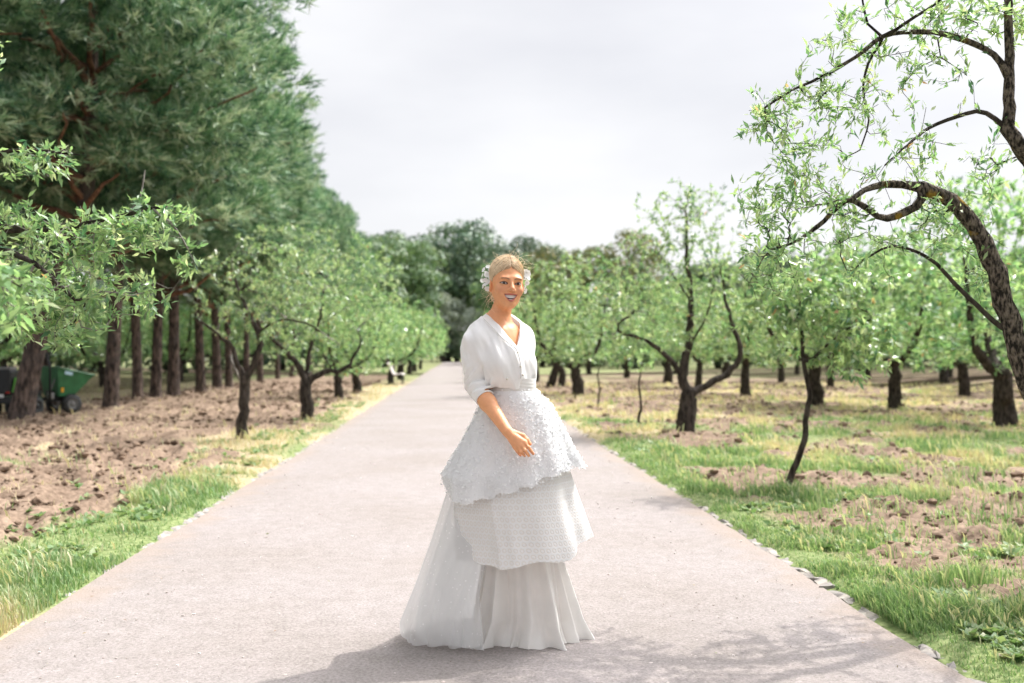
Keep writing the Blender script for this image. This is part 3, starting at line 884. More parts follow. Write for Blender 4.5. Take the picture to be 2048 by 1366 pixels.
def broadleaf(seed, H, R, mat, clumps=46, leaves=130, size=.30, trunk=.35, zlow=.18):
    r = np.random.default_rng(seed)
    C = ellip(clumps, (0, 0, H * (.5 + zlow / 2)), (R * .78, R * .78, H * (.5 - zlow / 2) * .86), r, shell=.30)
    pos, nrm = [], []
    for c in C:
        cr = R * r.uniform(.20, .34)
        d = r.normal(0, 1, (leaves, 3)); d /= np.linalg.norm(d, axis=1)[:, None]
        d[:, 2] = np.where(d[:, 2] < -.4, -d[:, 2] * .6, d[:, 2])
        d /= np.linalg.norm(d, axis=1)[:, None]
        pos.append(c + d * cr * (r.uniform(.75, 1.08, (leaves, 1))) * [1, 1, .8]); nrm.append(d)
    pos = np.concatenate(pos); nrm = np.concatenate(nrm); n = len(pos)
    tang = np.cross(nrm, r.normal(0, 1, (n, 3)))
    nr = nrm + r.normal(0, .45, (n, 3))
    t = np.clip(r.normal(.5, .2, n) + np.repeat(r.normal(0, .10, clumps), leaves), 0, 1)
    crown = leaf_mesh('crown', pos, tang, nr, r.uniform(.6, 1.3, n) * size, .34, mat, t, r, simple=True)
    mb = []
    limbs = [(0, 0, -.1), (r.normal(0, .1), r.normal(0, .1), H * .2), (0, 0, H * .42)]
    chains_p = [spline(limbs, .5)]; rr = [np.linspace(trunk, trunk * .6, len(chains_p[0]))]
    for c in C[r.permutation(clumps)[:9]]:
        q = spline([(0, 0, H * .25), c * [.4, .4, .75], c], .6); chains_p.append(q); rr.append(np.linspace(trunk * .4, .04, len(q)))
    V, F, k = [], [], 0
    for q, w in zip(chains_p, rr):
        v, f = tube(q, w, 8); V.append(v); F.append(f + k); k += len(v)
    wood = make_mesh('trunk', np.concatenate(V), np.concatenate(F), M['almond_bark'])
    return wood, crown

def pine_meshes(seed, H, R, trunk_r, fork=4.2, clumps=120, tufts=62, lean=(0, 0), needles=8, zlow=2.4, nl=.26, limb_side=None):
    r = np.random.default_rng(seed)
    lean = np.array([lean[0], lean[1], 0.0])
    zc = (H + zlow) / 2 + .2; rz = (H - zlow) / 2
    C = ellip(clumps, lean + [0, 0, zc], (R * .88, R * .88, rz * .9), r, shell=.28)
    # trunk with flare, then limbs
    tr = spline([np.array([0, 0, -.1]), lean * .25 + [0, 0, fork * .35], lean * .6 + [0, 0, fork * .72], lean * .9 + [0, 0, fork], lean + [0, 0, H * .8]], .25)
    rad = np.interp(tr[:, 2], [0, .25, 1.2, fork, H * .8], [trunk_r * 1.28, trunk_r * 1.08, trunk_r * .95, trunk_r * .72, .06])
    v, f = tube(tr, rad, 28)
    c = np.repeat(tr, 28, 0)
    ang = np.arctan2(v[:, 1] - c[:, 1], v[:, 0] - c[:, 0])
    pl = np.abs(2 * vnoise(ang * 3.4 + v[:, 2] * .4, v[:, 2] * 3.0, seed=seed) - 1)
    v = c + (v - c) * (1 + .13 * (np.sqrt(pl) - .5) + .06 * (vnoise(ang * 9, v[:, 2] * 9, seed=seed + 1) - .5))[:, None]
    trunk = make_mesh('trunk', v, f, M['pine_bark'])
    V, F, n = [], [], 0
    pick = np.argsort(C[:, 2])[: int(clumps * .62)]
    for i in pick[:: 4]:
        cc = C[i]
        zs = np.clip(cc[2] - np.linalg.norm(cc[:2] - lean[:2]) * r.uniform(.25, .6), fork * .55, H * .75)
        s0 = np.array([np.interp(zs, tr[:, 2], tr[:, 0]), np.interp(zs, tr[:, 2], tr[:, 1]), zs])
        mid = s0 * .5 + cc * .5 + [0, 0, r.uniform(-.25, .15)] + r.normal(0, .15, 3)
        q = spline([s0, mid, cc], .3)
        q[1:-1] += r.normal(0, .035, (len(q) - 2, 3))
        a, b = tube(q, np.linspace(r.uniform(.045, .095), .015, len(q)), 6)
        V.append(a); F.append(b + n); n += len(a)
    limbs = make_mesh('limbs', np.concatenate(V), np.concatenate(F), M['pine_limb'])
    pos, out = [], []
    for cc in C:
        cr = r.uniform(.55, 1.0) * R * .215
        d = r.normal(0, 1, (tufts, 3)); d /= np.linalg.norm(d, axis=1)[:, None]
        d[:, 2] = np.where(d[:, 2] < -.15, -d[:, 2] * .8, d[:, 2])
        pos.append(cc + d * cr * r.uniform(.72, 1.06, (tufts, 1)) * [1.1, 1.1, .75]); out.append(d * .8 + (cc - lean - [0, 0, zc]) / np.linalg.norm(cc - lean - [0, 0, zc]) * .7 + [0, 0, .35])
    pos = np.concatenate(pos); out = np.concatenate(out); nt = len(pos)
    out /= np.linalg.norm(out, axis=1)[:, None]
    I = np.repeat(np.arange(nt), needles); m = len(I)
    d = out[I] * 1.0 + r.normal(0, .55, (m, 3)); d /= np.linalg.norm(d, axis=1)[:, None]
    b = pos[I] + out[I] * r.uniform(-.12, .10, (m, 1))
    s = np.cross(d, r.normal(0, 1, (m, 3))); s /= np.linalg.norm(s, axis=1)[:, None] + 1e-9
    L = r.uniform(.7, 1.15, (m, 1)) * nl; w = .016
    Vn = np.stack([b - s * w, b + s * w, b + d * L], 1)
    t = np.clip(np.repeat(r.normal(.48, .28, nt), needles) + r.normal(0, .10, m), 0, 1)
    crown = make_mesh('crown', Vn.reshape(-1, 3), np.arange(m * 3).reshape(-1, 3), M['needle'], True, attrs={'tint': np.repeat(t, 3)})
    return trunk, limbs, crown

ORD = ['nearest', 'second', 'third', 'fourth', 'fifth', 'sixth', 'seventh', 'eighth', 'ninth', 'tenth', 'eleventh', 'twelfth', 'thirteenth', 'fourteenth', 'fifteenth', 'sixteenth']

def build_almonds():
    r = np.random.default_rng(3)
    # --- near right tree, its bent limb reaching over the path edge
    Y = 5.0
    q = lambda a, b, y=Y: P(a, b, y)
    base = np.array([3.22, 5.15, 0.03])
    limbs = [([base + [0, 0, -.1], base + [-.05, 0, .5], q(2100, 850, 5.05), q(2050, 750), q(2012, 610), q(1978, 505), q(1932, 432), q(1897, 396), q(1845, 374)], .078, .034),
             ([q(1845, 374), q(1790, 368), q(1738, 376), q(1700, 400, 4.9)], .026, .010),
             ([q(1845, 376), q(1836, 408), q(1802, 428), q(1765, 437), q(1728, 412), q(1690, 402, 5.1), q(1650, 440, 5.1), q(1600, 478, 5.1), q(1540, 500, 5.15)], .024, .006),
             ([q(2100, 850, 5.05), q(2160, 600, 5.3), q(2120, 420, 5.2), q(2050, 312), q(2014, 258)], .06, .036),
             ([q(2014, 258), q(2019, 150), q(2015, 0), q(2012, -120), q(2000, -260)], .030, .014),
             ([q(2010, 145), q(1990, 112), q(1940, 84), q(1870, 65), q(1772, 71), q(1720, 108), q(1650, 150), q(1590, 178), q(1530, 215)], .019, .005),
             ([q(1772, 71), q(1735, 130, 5.1), q(1727, 190, 5.1), q(1738, 240, 5.15), q(1720, 300, 5.2)], .009, .004),
             ([q(1772, 71), q(1820, 40, 4.9), q(1880, 0, 4.8), q(1930, -60, 4.8)], .010, .005),
             ([q(1772, 71), q(1740, 55), q(1728, 20), q(1720, -40)], .008, .004),
             ([q(2006, 250), q(1960, 222), q(1905, 236), q(1860, 255), q(1815, 290, 4.8), q(1770, 330, 4.7)], .014, .004),
             ([q(2018, 668), q(1965, 622), q(1905, 562), q(1855, 515, 4.9), q(1785, 492, 4.8), q(1725, 520, 4.8)], .015, .005),
             ([q(2160, 600, 5.3), q(2260, 450, 5.6), q(2380, 300, 5.9), q(2420, 100, 6)], .05, .015),
             ([q(2160, 600, 5.3), q(2200, 450, 4.7), q(2280, 300, 4.3)], .045, .015)]
    T = []
    for (cx, cy, rx, ry, n, yy, dy) in ((1760, 200, 200, 120, 26, 5.0, .4), (1850, 130, 120, 90, 18, 5.0, .3), (1950, 30, 110, 60, 24, 5.0, .3), (1840, 420, 120, 90, 30, 5.2, .4), (1960, 560, 90, 90, 24, 5.3, .4), (1610, 330, 110, 120, 62, 5.05, .35), (1545, 395, 80, 60, 34, 5.1, .3), (1560, 480, 100, 70, 32, 5.1, .35), (1640, 200, 110, 60, 26, 5.0, .3), (1535, 235, 60, 60, 20, 5.0, .2),
                                       (1690, 70, 120, 60, 20, 4.95, .3), (1880, 20, 120, 40, 20, 4.9, .3), (1990, 340, 70, 120, 20, 5.3, .4), (1820, 330, 110, 60, 14, 4.9, .4), (1540, 560, 90, 60, 20, 5.1, .3), (1690, 450, 60, 70, 26, 5.0, .3),
                                       (1760, 520, 70, 60, 16, 4.8, .3), (1900, 470, 90, 70, 18, 5.2, .4), (2030, 40, 60, 80, 16, 5.0, .3), (2330, 200, 200, 220, 55, 5.6, .6), (2250, 250, 150, 200, 30, 4.5, .5)):
        e = ellip(int(n * 1.75), (0, 0, 0), (1, 1, 1), r, .5)
        for k in e: T.append(P(cx + k[0] * rx, cy + k[1] * ry, yy + k[2] * dy))
    almond('almond_tree', 'tall almond tree with lichen-spotted trunk bending in from the right edge', base, limbs, T, 21, bark='lichen_bark', twigs='almond_bark', single=300, rough=.5,
           wr=.15, leaf_kw=dict(dens=.75, k=(3, 6), L=(.036, .068), rmax=.006), step=.055, wander=.16, tip=.0015, lift=.1)
    # --- near left tree, only its sprays of leaves reach into view
    base = np.array([-3.45, 5.9, 0.03])
    limbs = [([base + [0, 0, -.1], base + [.02, 0, .5], base + [.08, -.05, 1.05]], .12, .085),
             ([base + [.08, -.05, 1.05], P(-80, 480, 5.5), P(0, 458, 5.2), P(100, 462, 5.1), P(190, 445, 5.0), P(290, 420, 5.0), P(350, 415, 5.0)], .05, .006),
             ([base + [.08, -.05, 1.05], P(-60, 520, 5.0), P(20, 505, 4.8), P(90, 545, 4.7), P(150, 600, 4.7)], .045, .007),
             ([P(-80, 480, 5.5), P(-60, 380, 5.3), P(0, 308, 5.1), P(80, 302, 5.1), P(160, 310, 5.1)], .022, .004),
             ([P(250, 430, 5.0), P(278, 400, 5.0), P(290, 340, 5.0)], .007, .003),
             ([P(300, 419, 5.0), P(350, 455, 5.0), P(395, 535, 5.0)], .007, .003),
             ([base + [.08, -.05, 1.05], P(-120, 560, 3.9), P(-40, 540, 3.4), P(20, 560, 3.2)], .04, .008),
             ([base + [.08, -.05, 1.05], base + [-.3, .4, 1.8], base + [-.5, .5, 2.7]], .06, .02),
             ([base + [.08, -.05, 1.05], base + [-.5, -.6, 1.7], base + [-.7, -.9, 2.4]], .05, .02)]
    T = []
    for (cx, cy, rx, ry, n, yy, dy) in ((150, 500, 140, 90, 66, 5.0, .45), (60, 600, 110, 90, 62, 4.8, .4), (180, 600, 100, 80, 42, 5.0, .3), (250, 470, 90, 60, 34, 5.0, .3), (300, 440, 90, 40, 20, 5.0, .2), (80, 330, 90, 40, 20, 5.1, .3), (40, 440, 60, 60, 22, 5.1, .3),
                                       (290, 360, 12, 40, 6, 5.0, .05), (380, 430, 30, 12, 6, 5.0, .1), (375, 510, 30, 40, 8, 5.0, .1), (290, 600, 40, 50, 12, 5.0, .2), (110, 680, 60, 40, 12, 4.9, .2),
                                       (10, 600, 70, 90, 34, 3.2, .3), (-10, 110, 10, 60, 6, 5, .1), (-160, 300, 110, 200, 60, 5.6, .6), (-150, 500, 100, 120, 30, 4.4, .5)):
        e = ellip(int(n * 1.75), (0, 0, 0), (1, 1, 1), r, .5)
        for k in e: T.append(P(cx + k[0] * rx, cy + k[1] * ry, yy + k[2] * dy))
    almond('almond_tree', 'almond tree whose bright leafy sprays reach in from the left edge', base, limbs, T, 33, single=300,
           wr=.165, leaf_kw=dict(dens=.72, k=(4, 7), L=(.038, .07), rmax=.0065), step=.055, wander=.10, tip=.0016, lift=.1)
    # --- first tree by the left path edge
    Y = 15.2; q = lambda a, b, y=15.2: P(a, b, y)
    b0 = q(485, 878); b0[2] = .02
    limbs = [([b0 - [0, 0, .1], q(485, 850), q(488, 800), q(490, 762)], .092, .075),
             ([q(490, 762), q(474, 722), q(462, 692), q(430, 664, 15), q(395, 640, 14.9)], .05, .012),
             ([q(490, 762), q(512, 718), q(521, 680), q(506, 640), q(480, 590, 15.3), q(470, 540, 15.4)], .058, .014),
             ([q(515, 665), q(560, 640, 15), q(620, 650, 14.8), q(680, 690, 14.8)], .02, .006)]
    T = ellip(480, q(545, 580), (1.20, 1.1, 1.02), r, .45)
    almond('almond_tree', 'slim forked almond tree nearest on the left path edge, dry grass at foot', b0, limbs, T, 41, leaf_kw=dict(dens=.8, k=(4, 7), L=(.05, .085)), step=.09)
    # --- second by the left edge
    q = lambda a, b, y=19.6: P(a, b, y)
    b0 = q(614, 840); b0[2] = .02
    limbs = [([b0 - [0, 0, .1], q(615, 815), q(611, 785), q(612, 764)], .135, .11),
             ([q(612, 764), q(602, 738), q(576, 706), q(545, 680, 19.4), q(520, 650, 19.4)], .075, .02),
             ([q(612, 770), q(632, 752), q(655, 744), q(690, 738, 19.5), q(720, 690, 19.5)], .075, .02),
             ([q(612, 764), q(620, 700), q(640, 640), q(650, 560)], .05, .02)]
    T = np.concatenate([ellip(520, q(650, 585), (1.6, 1.4, 1.3), r, .45), ellip(110, q(735, 560), (.7, .8, .9), r, .5)])
    almond('almond_tree', 'stout almond tree with low Y fork, second on the left path edge', b0, limbs, T, 43, leaf_kw=dict(dens=.72, k=(4, 7), L=(.06, .095)), step=.10)
    # --- the big right-hand tree with the arching low limb
    q = lambda a, b, y=16.0: P(a, b, y)
    b0 = q(1372, 870); b0[2] = .02
    limbs = [([b0 - [0, 0, .1], q(1372, 850), q(1376, 815), q(1378, 785)], .165, .13),
             ([q(1378, 790), q(1366, 762), q(1370, 725), q(1378, 690), q(1381, 600), q(1374, 500), q(1372, 410, 16.1)], .085, .014),
             ([q(1378, 788), q(1405, 775), q(1440, 755), q(1472, 732), q(1481, 712), q(1476, 680), q(1462, 640), q(1452, 595), q(1440, 540)], .065, .015),
             ([q(1366, 765), q(1352, 735), q(1320, 700), q(1285, 680), q(1240, 664), q(1236, 645), q(1265, 630)], .05, .018),
             ([q(1378, 690), q(1410, 640, 15.6), q(1430, 560, 15.4)], .02, .008), ([q(1380, 600), q(1340, 540), q(1300, 480)], .02, .006)]
    T = np.concatenate([ellip(470, q(1310, 600), (1.75, 1.45, 1.0), r, .45), ellip(190, q(1370, 470), (1.05, 1.0, .80), r, .6), ellip(40, q(1365, 395), (.9, .6, .3), r, .6)])
    almond('almond_tree', 'large open almond tree with thick black trunk and arching low limb on right', b0, limbs, T, 47, leaf_kw=dict(dens=.8, k=(4, 7), L=(.055, .095)), step=.10)
    # --- curved young tree in the dug bed on the right
    q = lambda a, b, y=9.34: P(a, b, y)
    b0 = q(1572, 985); b0[2] = .02
    limbs = [([b0 - [0, 0, .1], q(1583, 948), q(1601, 905), q(1611, 868), q(1617, 820), q(1617, 775), q(1606, 725), q(1602, 660), q(1596, 590)], .035, .014),
             ([q(1608, 730), q(1640, 705, 9.2), q(1690, 660, 9.1), q(1740, 640, 9.0)], .018, .005), ([q(1602, 660), q(1570, 610), q(1540, 570)], .014, .004), ([q(1602, 640), q(1660, 590, 9.5), q(1720, 560, 9.6)], .014, .004)]
    T = np.concatenate([ellip(210, q(1625, 635), (.76, .65, .52), r, .5), ellip(120, q(1715, 690, 9.1), (.40, .45, .38), r, .5), ellip(90, q(1560, 590), (.45, .45, .33), r, .5), ellip(70, q(1680, 560, 9.4), (.5, .5, .3), r, .5)])
    almond('almond_tree', 'young almond tree with thin curved trunk in the dug bed beside the path', b0, limbs, T, 53, leaf_kw=dict(dens=.75, k=(4, 7), L=(.06, .10), droop=.6), step=.07, tip=.002, rough=.2)
    # --- twin-trunk tree right behind the person
    q = lambda a, b, y=38.6: P(a, b, y)
    b0 = q(1112, 775); b0[2] = .02
    limbs = [([q(1100, 778), q(1108, 750), q(1112, 728), q(1105, 706)], .17, .13), ([q(1112, 730), q(1124, 742), q(1124, 768), q(1120, 778)], .13, .15),
             ([q(1105, 706), q(1080, 690), q(1060, 680)], .08, .03), ([q(1105, 706), q(1112, 660), q(1110, 610)], .09, .03)]
    T = ellip(420, q(1120, 640), (2.3, 1.9, 1.6), r, .45)
    almond('almond_tree', 'almond tree standing on two black legs just right of the person in white', b0, limbs, T, 59, leaf_kw=dict(dens=.8, k=(4, 7), L=(.10, .15)), step=.14)

    # --- orchard trees: five built kinds, each planted tree its own thing
    kinds = []
    for k in range(5):
        limbs, T = generic_almond(200 + k, H=3.9 + .25 * (k % 3), R=2.45 + .2 * (k % 2), n=440, trunk_r=.13 + .02 * (k % 3))
        P_, par, R_, twig, chains = skeleton(limbs, T, 300 + k, step=.13, tip=.003)
        wood = wood_mesh('trunk', P_, R_, chains, M['almond_bark'], lo=.014, rough=.3, seed=k)
        tw = wood_mesh('branches', P_, R_, chains, M['twig_bark'], hi=.014)
        pos, d, nr, L, t = rosettes(P_, par, R_, twig, 400 + k, dens=.95, k=(5, 8), L=(.10, .155), rmax=.013)
        cr = leaf_mesh('crown', pos, d, nr, L, .23, M['almond_leaf'], t, r, simple=True)
        kinds.append((wood, tw, cr))
    def plant(x, y, k, s, rz, label, group):
        root = tag(empty('almond_tree', (x, y, .01), rz), label, 'tree', group)
        root.scale = (s, s, s)
        w, t, c = kinds[k % 5]
        link('trunk', w, root); link('crown', c, root)['kind'] = 'stuff'
        if y < 40: link('branches', t, root)['kind'] = 'stuff'
        return root
    g = np.random.default_rng(17)
    # left path edge, further along
    L_ = [(-3.30, 28.3, .78, 'leaning almond tree with thin trunk, third along the left path edge'), (-3.25, 33.0, .82, 'straight thin-trunked almond tree, fourth along the left path edge'),
          (-2.85, 44, .95, 'almond tree directly behind the white bench on the left path edge'), (-2.75, 50, 1.0, 'almond tree with several stems just beyond the white bench')]
    for i, (x, y, s, lab) in enumerate(L_): plant(x, y, i + 1, s, g.uniform(0, 6.28), lab, 'almond trees along the left path edge')
    for i, y in enumerate((58, 66, 75, 85)):
        plant(-3.0 + g.normal(0, .15), y, i, 1.05, g.uniform(0, 6.28), 'distant almond tree lining the left path edge, %s beyond the white bench' % ['second', 'third', 'fourth', 'last'][i], 'almond trees along the left path edge')
    # right of the path
    R0 = [(3.8, 31), (3.7, 46), (3.7, 54), (3.8, 63), (3.7, 73), (3.8, 84)]
    for i, (x, y) in enumerate(R0):
        plant(x, y, i + 2, 1.05, g.uniform(0, 6.28), 'right path-edge almond tree, %s behind the large open one' % ['first', 'second', 'third', 'fourth', 'fifth', 'last'][i], 'almond trees along the right path edge')
    named = {(8.9, 24.2): 'almond tree with thick dark trunk seen behind the young curved tree', (9.9, 22.0): 'almond tree with wide Y fork and tall grass round its foot at right',
             (8.75, 29.7): 'almond tree with upright black trunk right of the arching low limb', (9.75, 17.2): 'almond tree cut by the right edge, trunk under the lichen-spotted limb', (15.3, 29.2): 'forked almond tree in the third row near the right edge'}
    for i, ((x, y), lab) in enumerate(named.items()):
        plant(x, y, i * 2 + 1, 1.08, [.4, 2.0, 3.3, 1.1, 4.4][i], lab, 'orchard trees right of the path')
    rows = [(9.2, (37, 45, 54, 64, 76), 'second'), (15.0, (22, 37, 45, 54, 66), 'third'), (21.0, (33, 41, 50, 62), 'fourth'), (27.0, (44, 53, 66), 'fifth'), (33.5, (56, 68), 'sixth')]
    for ri, (x, ys, nm) in enumerate(rows):
        for i, y in enumerate(ys):
            plant(x + g.normal(0, .35), y + g.normal(0, .5), ri + i * 2, g.uniform(.98, 1.18), g.uniform(0, 6.28), '%s almond tree of the %s row right of the path' % (ORD[i], nm), 'orchard trees right of the path')
    # behind the pines on the left
    rows = [(-13.6, (30, 38, 47, 57, 68), 'first'), (-18.5, (35, 44, 54, 66), 'second'), (-24.0, (42, 52, 64), 'third')]
    for ri, (x, ys, nm) in enumerate(rows):
        for i, y in enumerate(ys):
            plant(x + g.normal(0, .4), y + g.normal(0, .7), ri + i * 3 + 1, g.uniform(.95, 1.2), g.uniform(0, 6.28), '%s shaded almond tree of the %s row behind the pines' % (ORD[i], nm), 'orchard trees behind the pines')
    # saplings right of the path
    sm = M['almond_bark']
    for (x, y, h, lab) in ((3.35, 18.2, 1.0, 'thin bare sapling leaning near the path, left of the black trunk'), (3.45, 24.2, 1.05, 'thin bare sapling stem, second behind the leaning one'), (3.35, 28.0, .95, 'short brown sapling stem furthest along the right path edge')):
        root = tag(empty('sapling', (x, y, .01)), lab, 'sapling', 'saplings by the right path edge')
        r2 = np.random.default_rng(int(y * 10))
        lim = [([(0, 0, -.05), (.05, 0, h * .4), (.02, .03, h * .75), (.10, 0, h * 1.1)], .03, .012)]
        P_, par, R_, twig, ch = skeleton(lim, ellip(26, (.1, 0, h * 1.15), (.3, .3, .25), r2), int(y), step=.08, tip=.002)
        link('trunk', wood_mesh('trunk', P_, R_, ch, sm), root)
        pos, d, nr, L, t = rosettes(P_, par, R_, twig, int(y) + 3, dens=.7, L=(.06, .09))
        link('crown', leaf_mesh('crown', pos, d, nr, L, .2, M['almond_leaf'], t, r2, simple=True), root)['kind'] = 'stuff'

def build_pines():
    kinds = [pine_meshes(11, 12.5, 4.3, .205, fork=4.6, clumps=150, tufts=95, lean=(1.35, .2)),
             pine_meshes(12, 12.0, 4.35, .165, fork=4.8, clumps=140, tufts=95, lean=(.25, 0)),
             pine_meshes(13, 11.5, 4.2, .145, fork=5.0, clumps=135, tufts=95, lean=(-.1, .2)),
             pine_meshes(14, 11.8, 4.3, .175, fork=4.4, clumps=135, tufts=95, lean=(.1, -.2))]
    spots = [(-8.5, 19.9, 0, 1.0, 0, 'broad-trunked pine leaning over the green dumper'), (-10.9, 16.6, 3, 1.0, 2.2, 'pine with orange limbs whose crown fills the upper left corner'),
             (-8.2, 24.2, 1, 1.0, .3, 'straight pine with ridged trunk, first right of the green dumper'), (-8.75, 28.0, 2, .95, 1.5, 'slender dark pine trunk, left one of a close pair'), (-8.55, 28.9, 2, 1.0, 4.0, 'slender dark pine trunk, right one of a close pair'),
             (-8.4, 30.2, 3, 1.0, 2.9, 'thick pine just right of the close pair of slender trunks'), (-8.6, 34.2, 1, .95, 3.7, 'pine behind the low left boughs of the slim forked almond'), (-8.6, 36.5, 3, .92, 5.0, 'pine with curved foot beside its thicker neighbour'),
             (-8.4, 37.5, 2, .9, .9, 'reddish pine trunk with a pale prop against it'), (-8.7, 42, 1, .95, 2.0, 'pine hidden behind the slim forked almond trunk'), (-8.9, 46, 3, .95, 4.4, 'pine between the two nearest almond trunks on left'),
             (-9.0, 51, 2, .95, 1.2, 'pine left of the stout almond trunk, deep in shade'), (-9.1, 56, 1, .95, 5.5, 'pine behind the stout almond trunk'), (-9.2, 63, 3, 1.0, .4, 'third last pine of the row toward the far trees'),
             (-9.3, 72, 1, 1.0, 2.4, 'second last pine of the row toward the far trees'), (-9.6, 83, 3, 1.0, 3.4, 'last pine of the row by the far trees'), (-12.8, 23.5, 2, 1.0, 2.5, 'dark pine standing behind the green dumper'), (-13.4, 33, 1, 1.05, 1.0, 'pine set back in the second row of pines')]
    for (x, y, k, s, rz, lab) in spots:
        t, l, c = kinds[k]
        root = tag(empty('pine_tree', (x, y, -.02), rz), lab, 'tree', 'pines in a row left of the path')
        far = 1.0 if y < 40 else .84
        root.scale = (s * far, s * far, s)
        link('trunk', t, root); link('limbs', l, root)['kind'] = 'stuff'; link('crown', c, root)['kind'] = 'stuff'
        o = root
    # pale prop against one trunk
    o = MB().tube([(-7.75, 37.2, -.05), (-8.15, 37.3, .75), (-8.35, 37.35, 1.25)], [.06, .055, .05], 8).build('wooden_prop', M['twig_bark'], smooth=True)
    tag(o, 'pale wooden prop leaning against a reddish pine trunk', 'prop')

def build_far_trees():
    kinds = {'oak': [broadleaf(61 + k, 16, 7.0, M['oak_leaf'], clumps=110, leaves=140, size=.42) for k in range(2)],
             'rust': [broadleaf(71 + k, 15, 5.2, M['rust_leaf'], clumps=42, leaves=100, size=.42, zlow=.3) for k in range(2)],
             'green': [broadleaf(101 + k, 15, 5.8, M['green_leaf'], clumps=85, leaves=120, size=.42, zlow=.12) for k in range(2)],
             'hedge': [broadleaf(91 + k, 4.6, 5.2, M['oak_leaf'], clumps=60, leaves=90, size=.36, zlow=0) for k in range(2)],
             'olive': [broadleaf(81, 6.5, 3.0, M['olive_leaf'], clumps=40, leaves=120, size=.24, zlow=.1)]}
    def put(kind, k, x, y, s, sz, label, group=None, rz=0.0):
        w, c = kinds[kind][k % len(kinds[kind])]
        root = tag(empty({'oak': 'oak_tree', 'rust': 'broadleaf_tree', 'olive': 'olive_tree', 'hedge': 'thicket', 'green': 'broadleaf_tree'}[kind], (x, y, -.05), rz), label, 'bush' if kind == 'hedge' else 'tree', group)
        root.scale = (s, s, sz)
        link('trunk', w, root); link('crown', c, root)['kind'] = 'stuff'
    G = 'tall trees closing the far end'
    put('oak', 0, .2, 178, 1.75, 1.60, 'huge dark rounded tree closing the end of the path', G)
    put('oak', 1, -9.5, 170, 1.5, 1.4, 'dark tree half hidden left of the huge rounded one', G, 1.0)
    put('green', 1, -10.2, 110, 1.0, 1.02, 'mid green far tree above the left almond row', G, 2.0)
    put('green', 0, -14.5, 118, 1.0, 1.05, 'far green tree beside the end of the pine row', G, 2.0)
    put('rust', 1, 10.6, 112, 1.0, .90, 'rust-tinged far tree right above the hair flowers of the person', G, .5)
    put('oak', 1, 11.5, 165, 1.4, 1.3, 'dark far tree between the rounded one and rust-tinged one', G, 3.0)
    put('rust', 0, 15.0, 114, .8, 1.0, 'tall narrow rust-green far tree behind the right row', G, 1.4)
    put('rust', 1, 19.5, 112, 1.05, 1.06, 'sparse brownish far tree with sky gaps, right of centre', G, 4.0)
    put('oak', 0, 26.0, 122, .8, .70, 'dark far tree behind the large open almond', G, 4.6)
    for i, (x, y) in enumerate(((33, 125), (42, 128), (51, 126), (60, 130), (69, 127), (79, 130))):
        put('oak' if i % 2 else 'green', i, x, y, 1.05, .92 + .06 * (i % 3), '%s of the low far trees on the right, counted from the centre' % ORD[i].replace('nearest', 'first'), G, i * 1.3)
    for i, (x, y) in enumerate(((-30, 46), (-33, 58), (-31, 70), (-28, 84), (-20, 96), (-38, 38))):
        put('oak', i, x, y, .8, .55 + .04 * (i % 3), '%s dark tree far behind the pine trunks, counted from the right' % ORD[::-1][-1 - i].replace('nearest', 'first'), 'dark trees behind the pines', i * 1.7)
    for i, (x, y) in enumerate(((22, 104), (31, 100), (40, 104), (49, 98), (58, 104), (67, 98), (77, 104), (16, 88), (24, 90), (33, 86), (41, 90), (50, 86))):
        put('hedge', i, x, y, 1.0, .9 + .1 * (i % 3), '%s low dark thicket closing the orchard on the right, %s' % (['first', 'second', 'third', 'fourth', 'fifth', 'sixth', 'seventh'][i % 7], 'back line' if i < 7 else 'front line'), 'dark thickets behind the orchard', i * 1.1)
    for i, (x, y) in enumerate(((-12, 100), (-19, 88), (-27, 76), (-33, 64), (-34, 50), (-36, 40), (-14.5, 84), (-19, 70), (-24, 60), (-28, 50), (-29, 40))):
        put('hedge', i, x, y, 1.0, 1.0 + .1 * (i % 3), '%s low dark thicket behind the pine trunks from the right, %s' % (['first', 'second', 'third', 'fourth', 'fifth', 'sixth'][i % 6 if i < 6 else i - 6], 'back line' if i < 6 else 'front line'), 'dark thickets behind the pines', i * 1.1)
    for i, (x, y, s) in enumerate(((-7, 99, .8), (-1.2, 172, 1.5), (5.2, 130, 1.0), (8.5, 98, .9), (14, 100, 1.0))):
        put('hedge', i + 1, x, y, s, 1.15, '%s leafy thicket across the end of the path, counted from the left' % ORD[i].replace('nearest', 'first'), 'thickets at the path end', i * 2.1)
    put('green', 0, -6.6, 118, 1.15, 1.06, 'round green far tree just left of the huge dark one', G, 5.0)
    put('green', 1, 7.2, 124, 1.0, .95, 'round green far tree just right of the huge dark one', G, 1.0)
    put('olive', 0, -2.0, 160, 1.6, 1.75, 'silver-grey olive tree at the end of the path', None, .3)
    put('olive', 0, -7.2, 165, 1.5, 1.75, 'paler silver-grey olive tree left of the path end', None, 2.0)
    put('olive', 0, 3.2, 158, 1.4, 1.4, 'silver-grey olive tree hidden behind the shoulder of the person in white', None, 4.0)
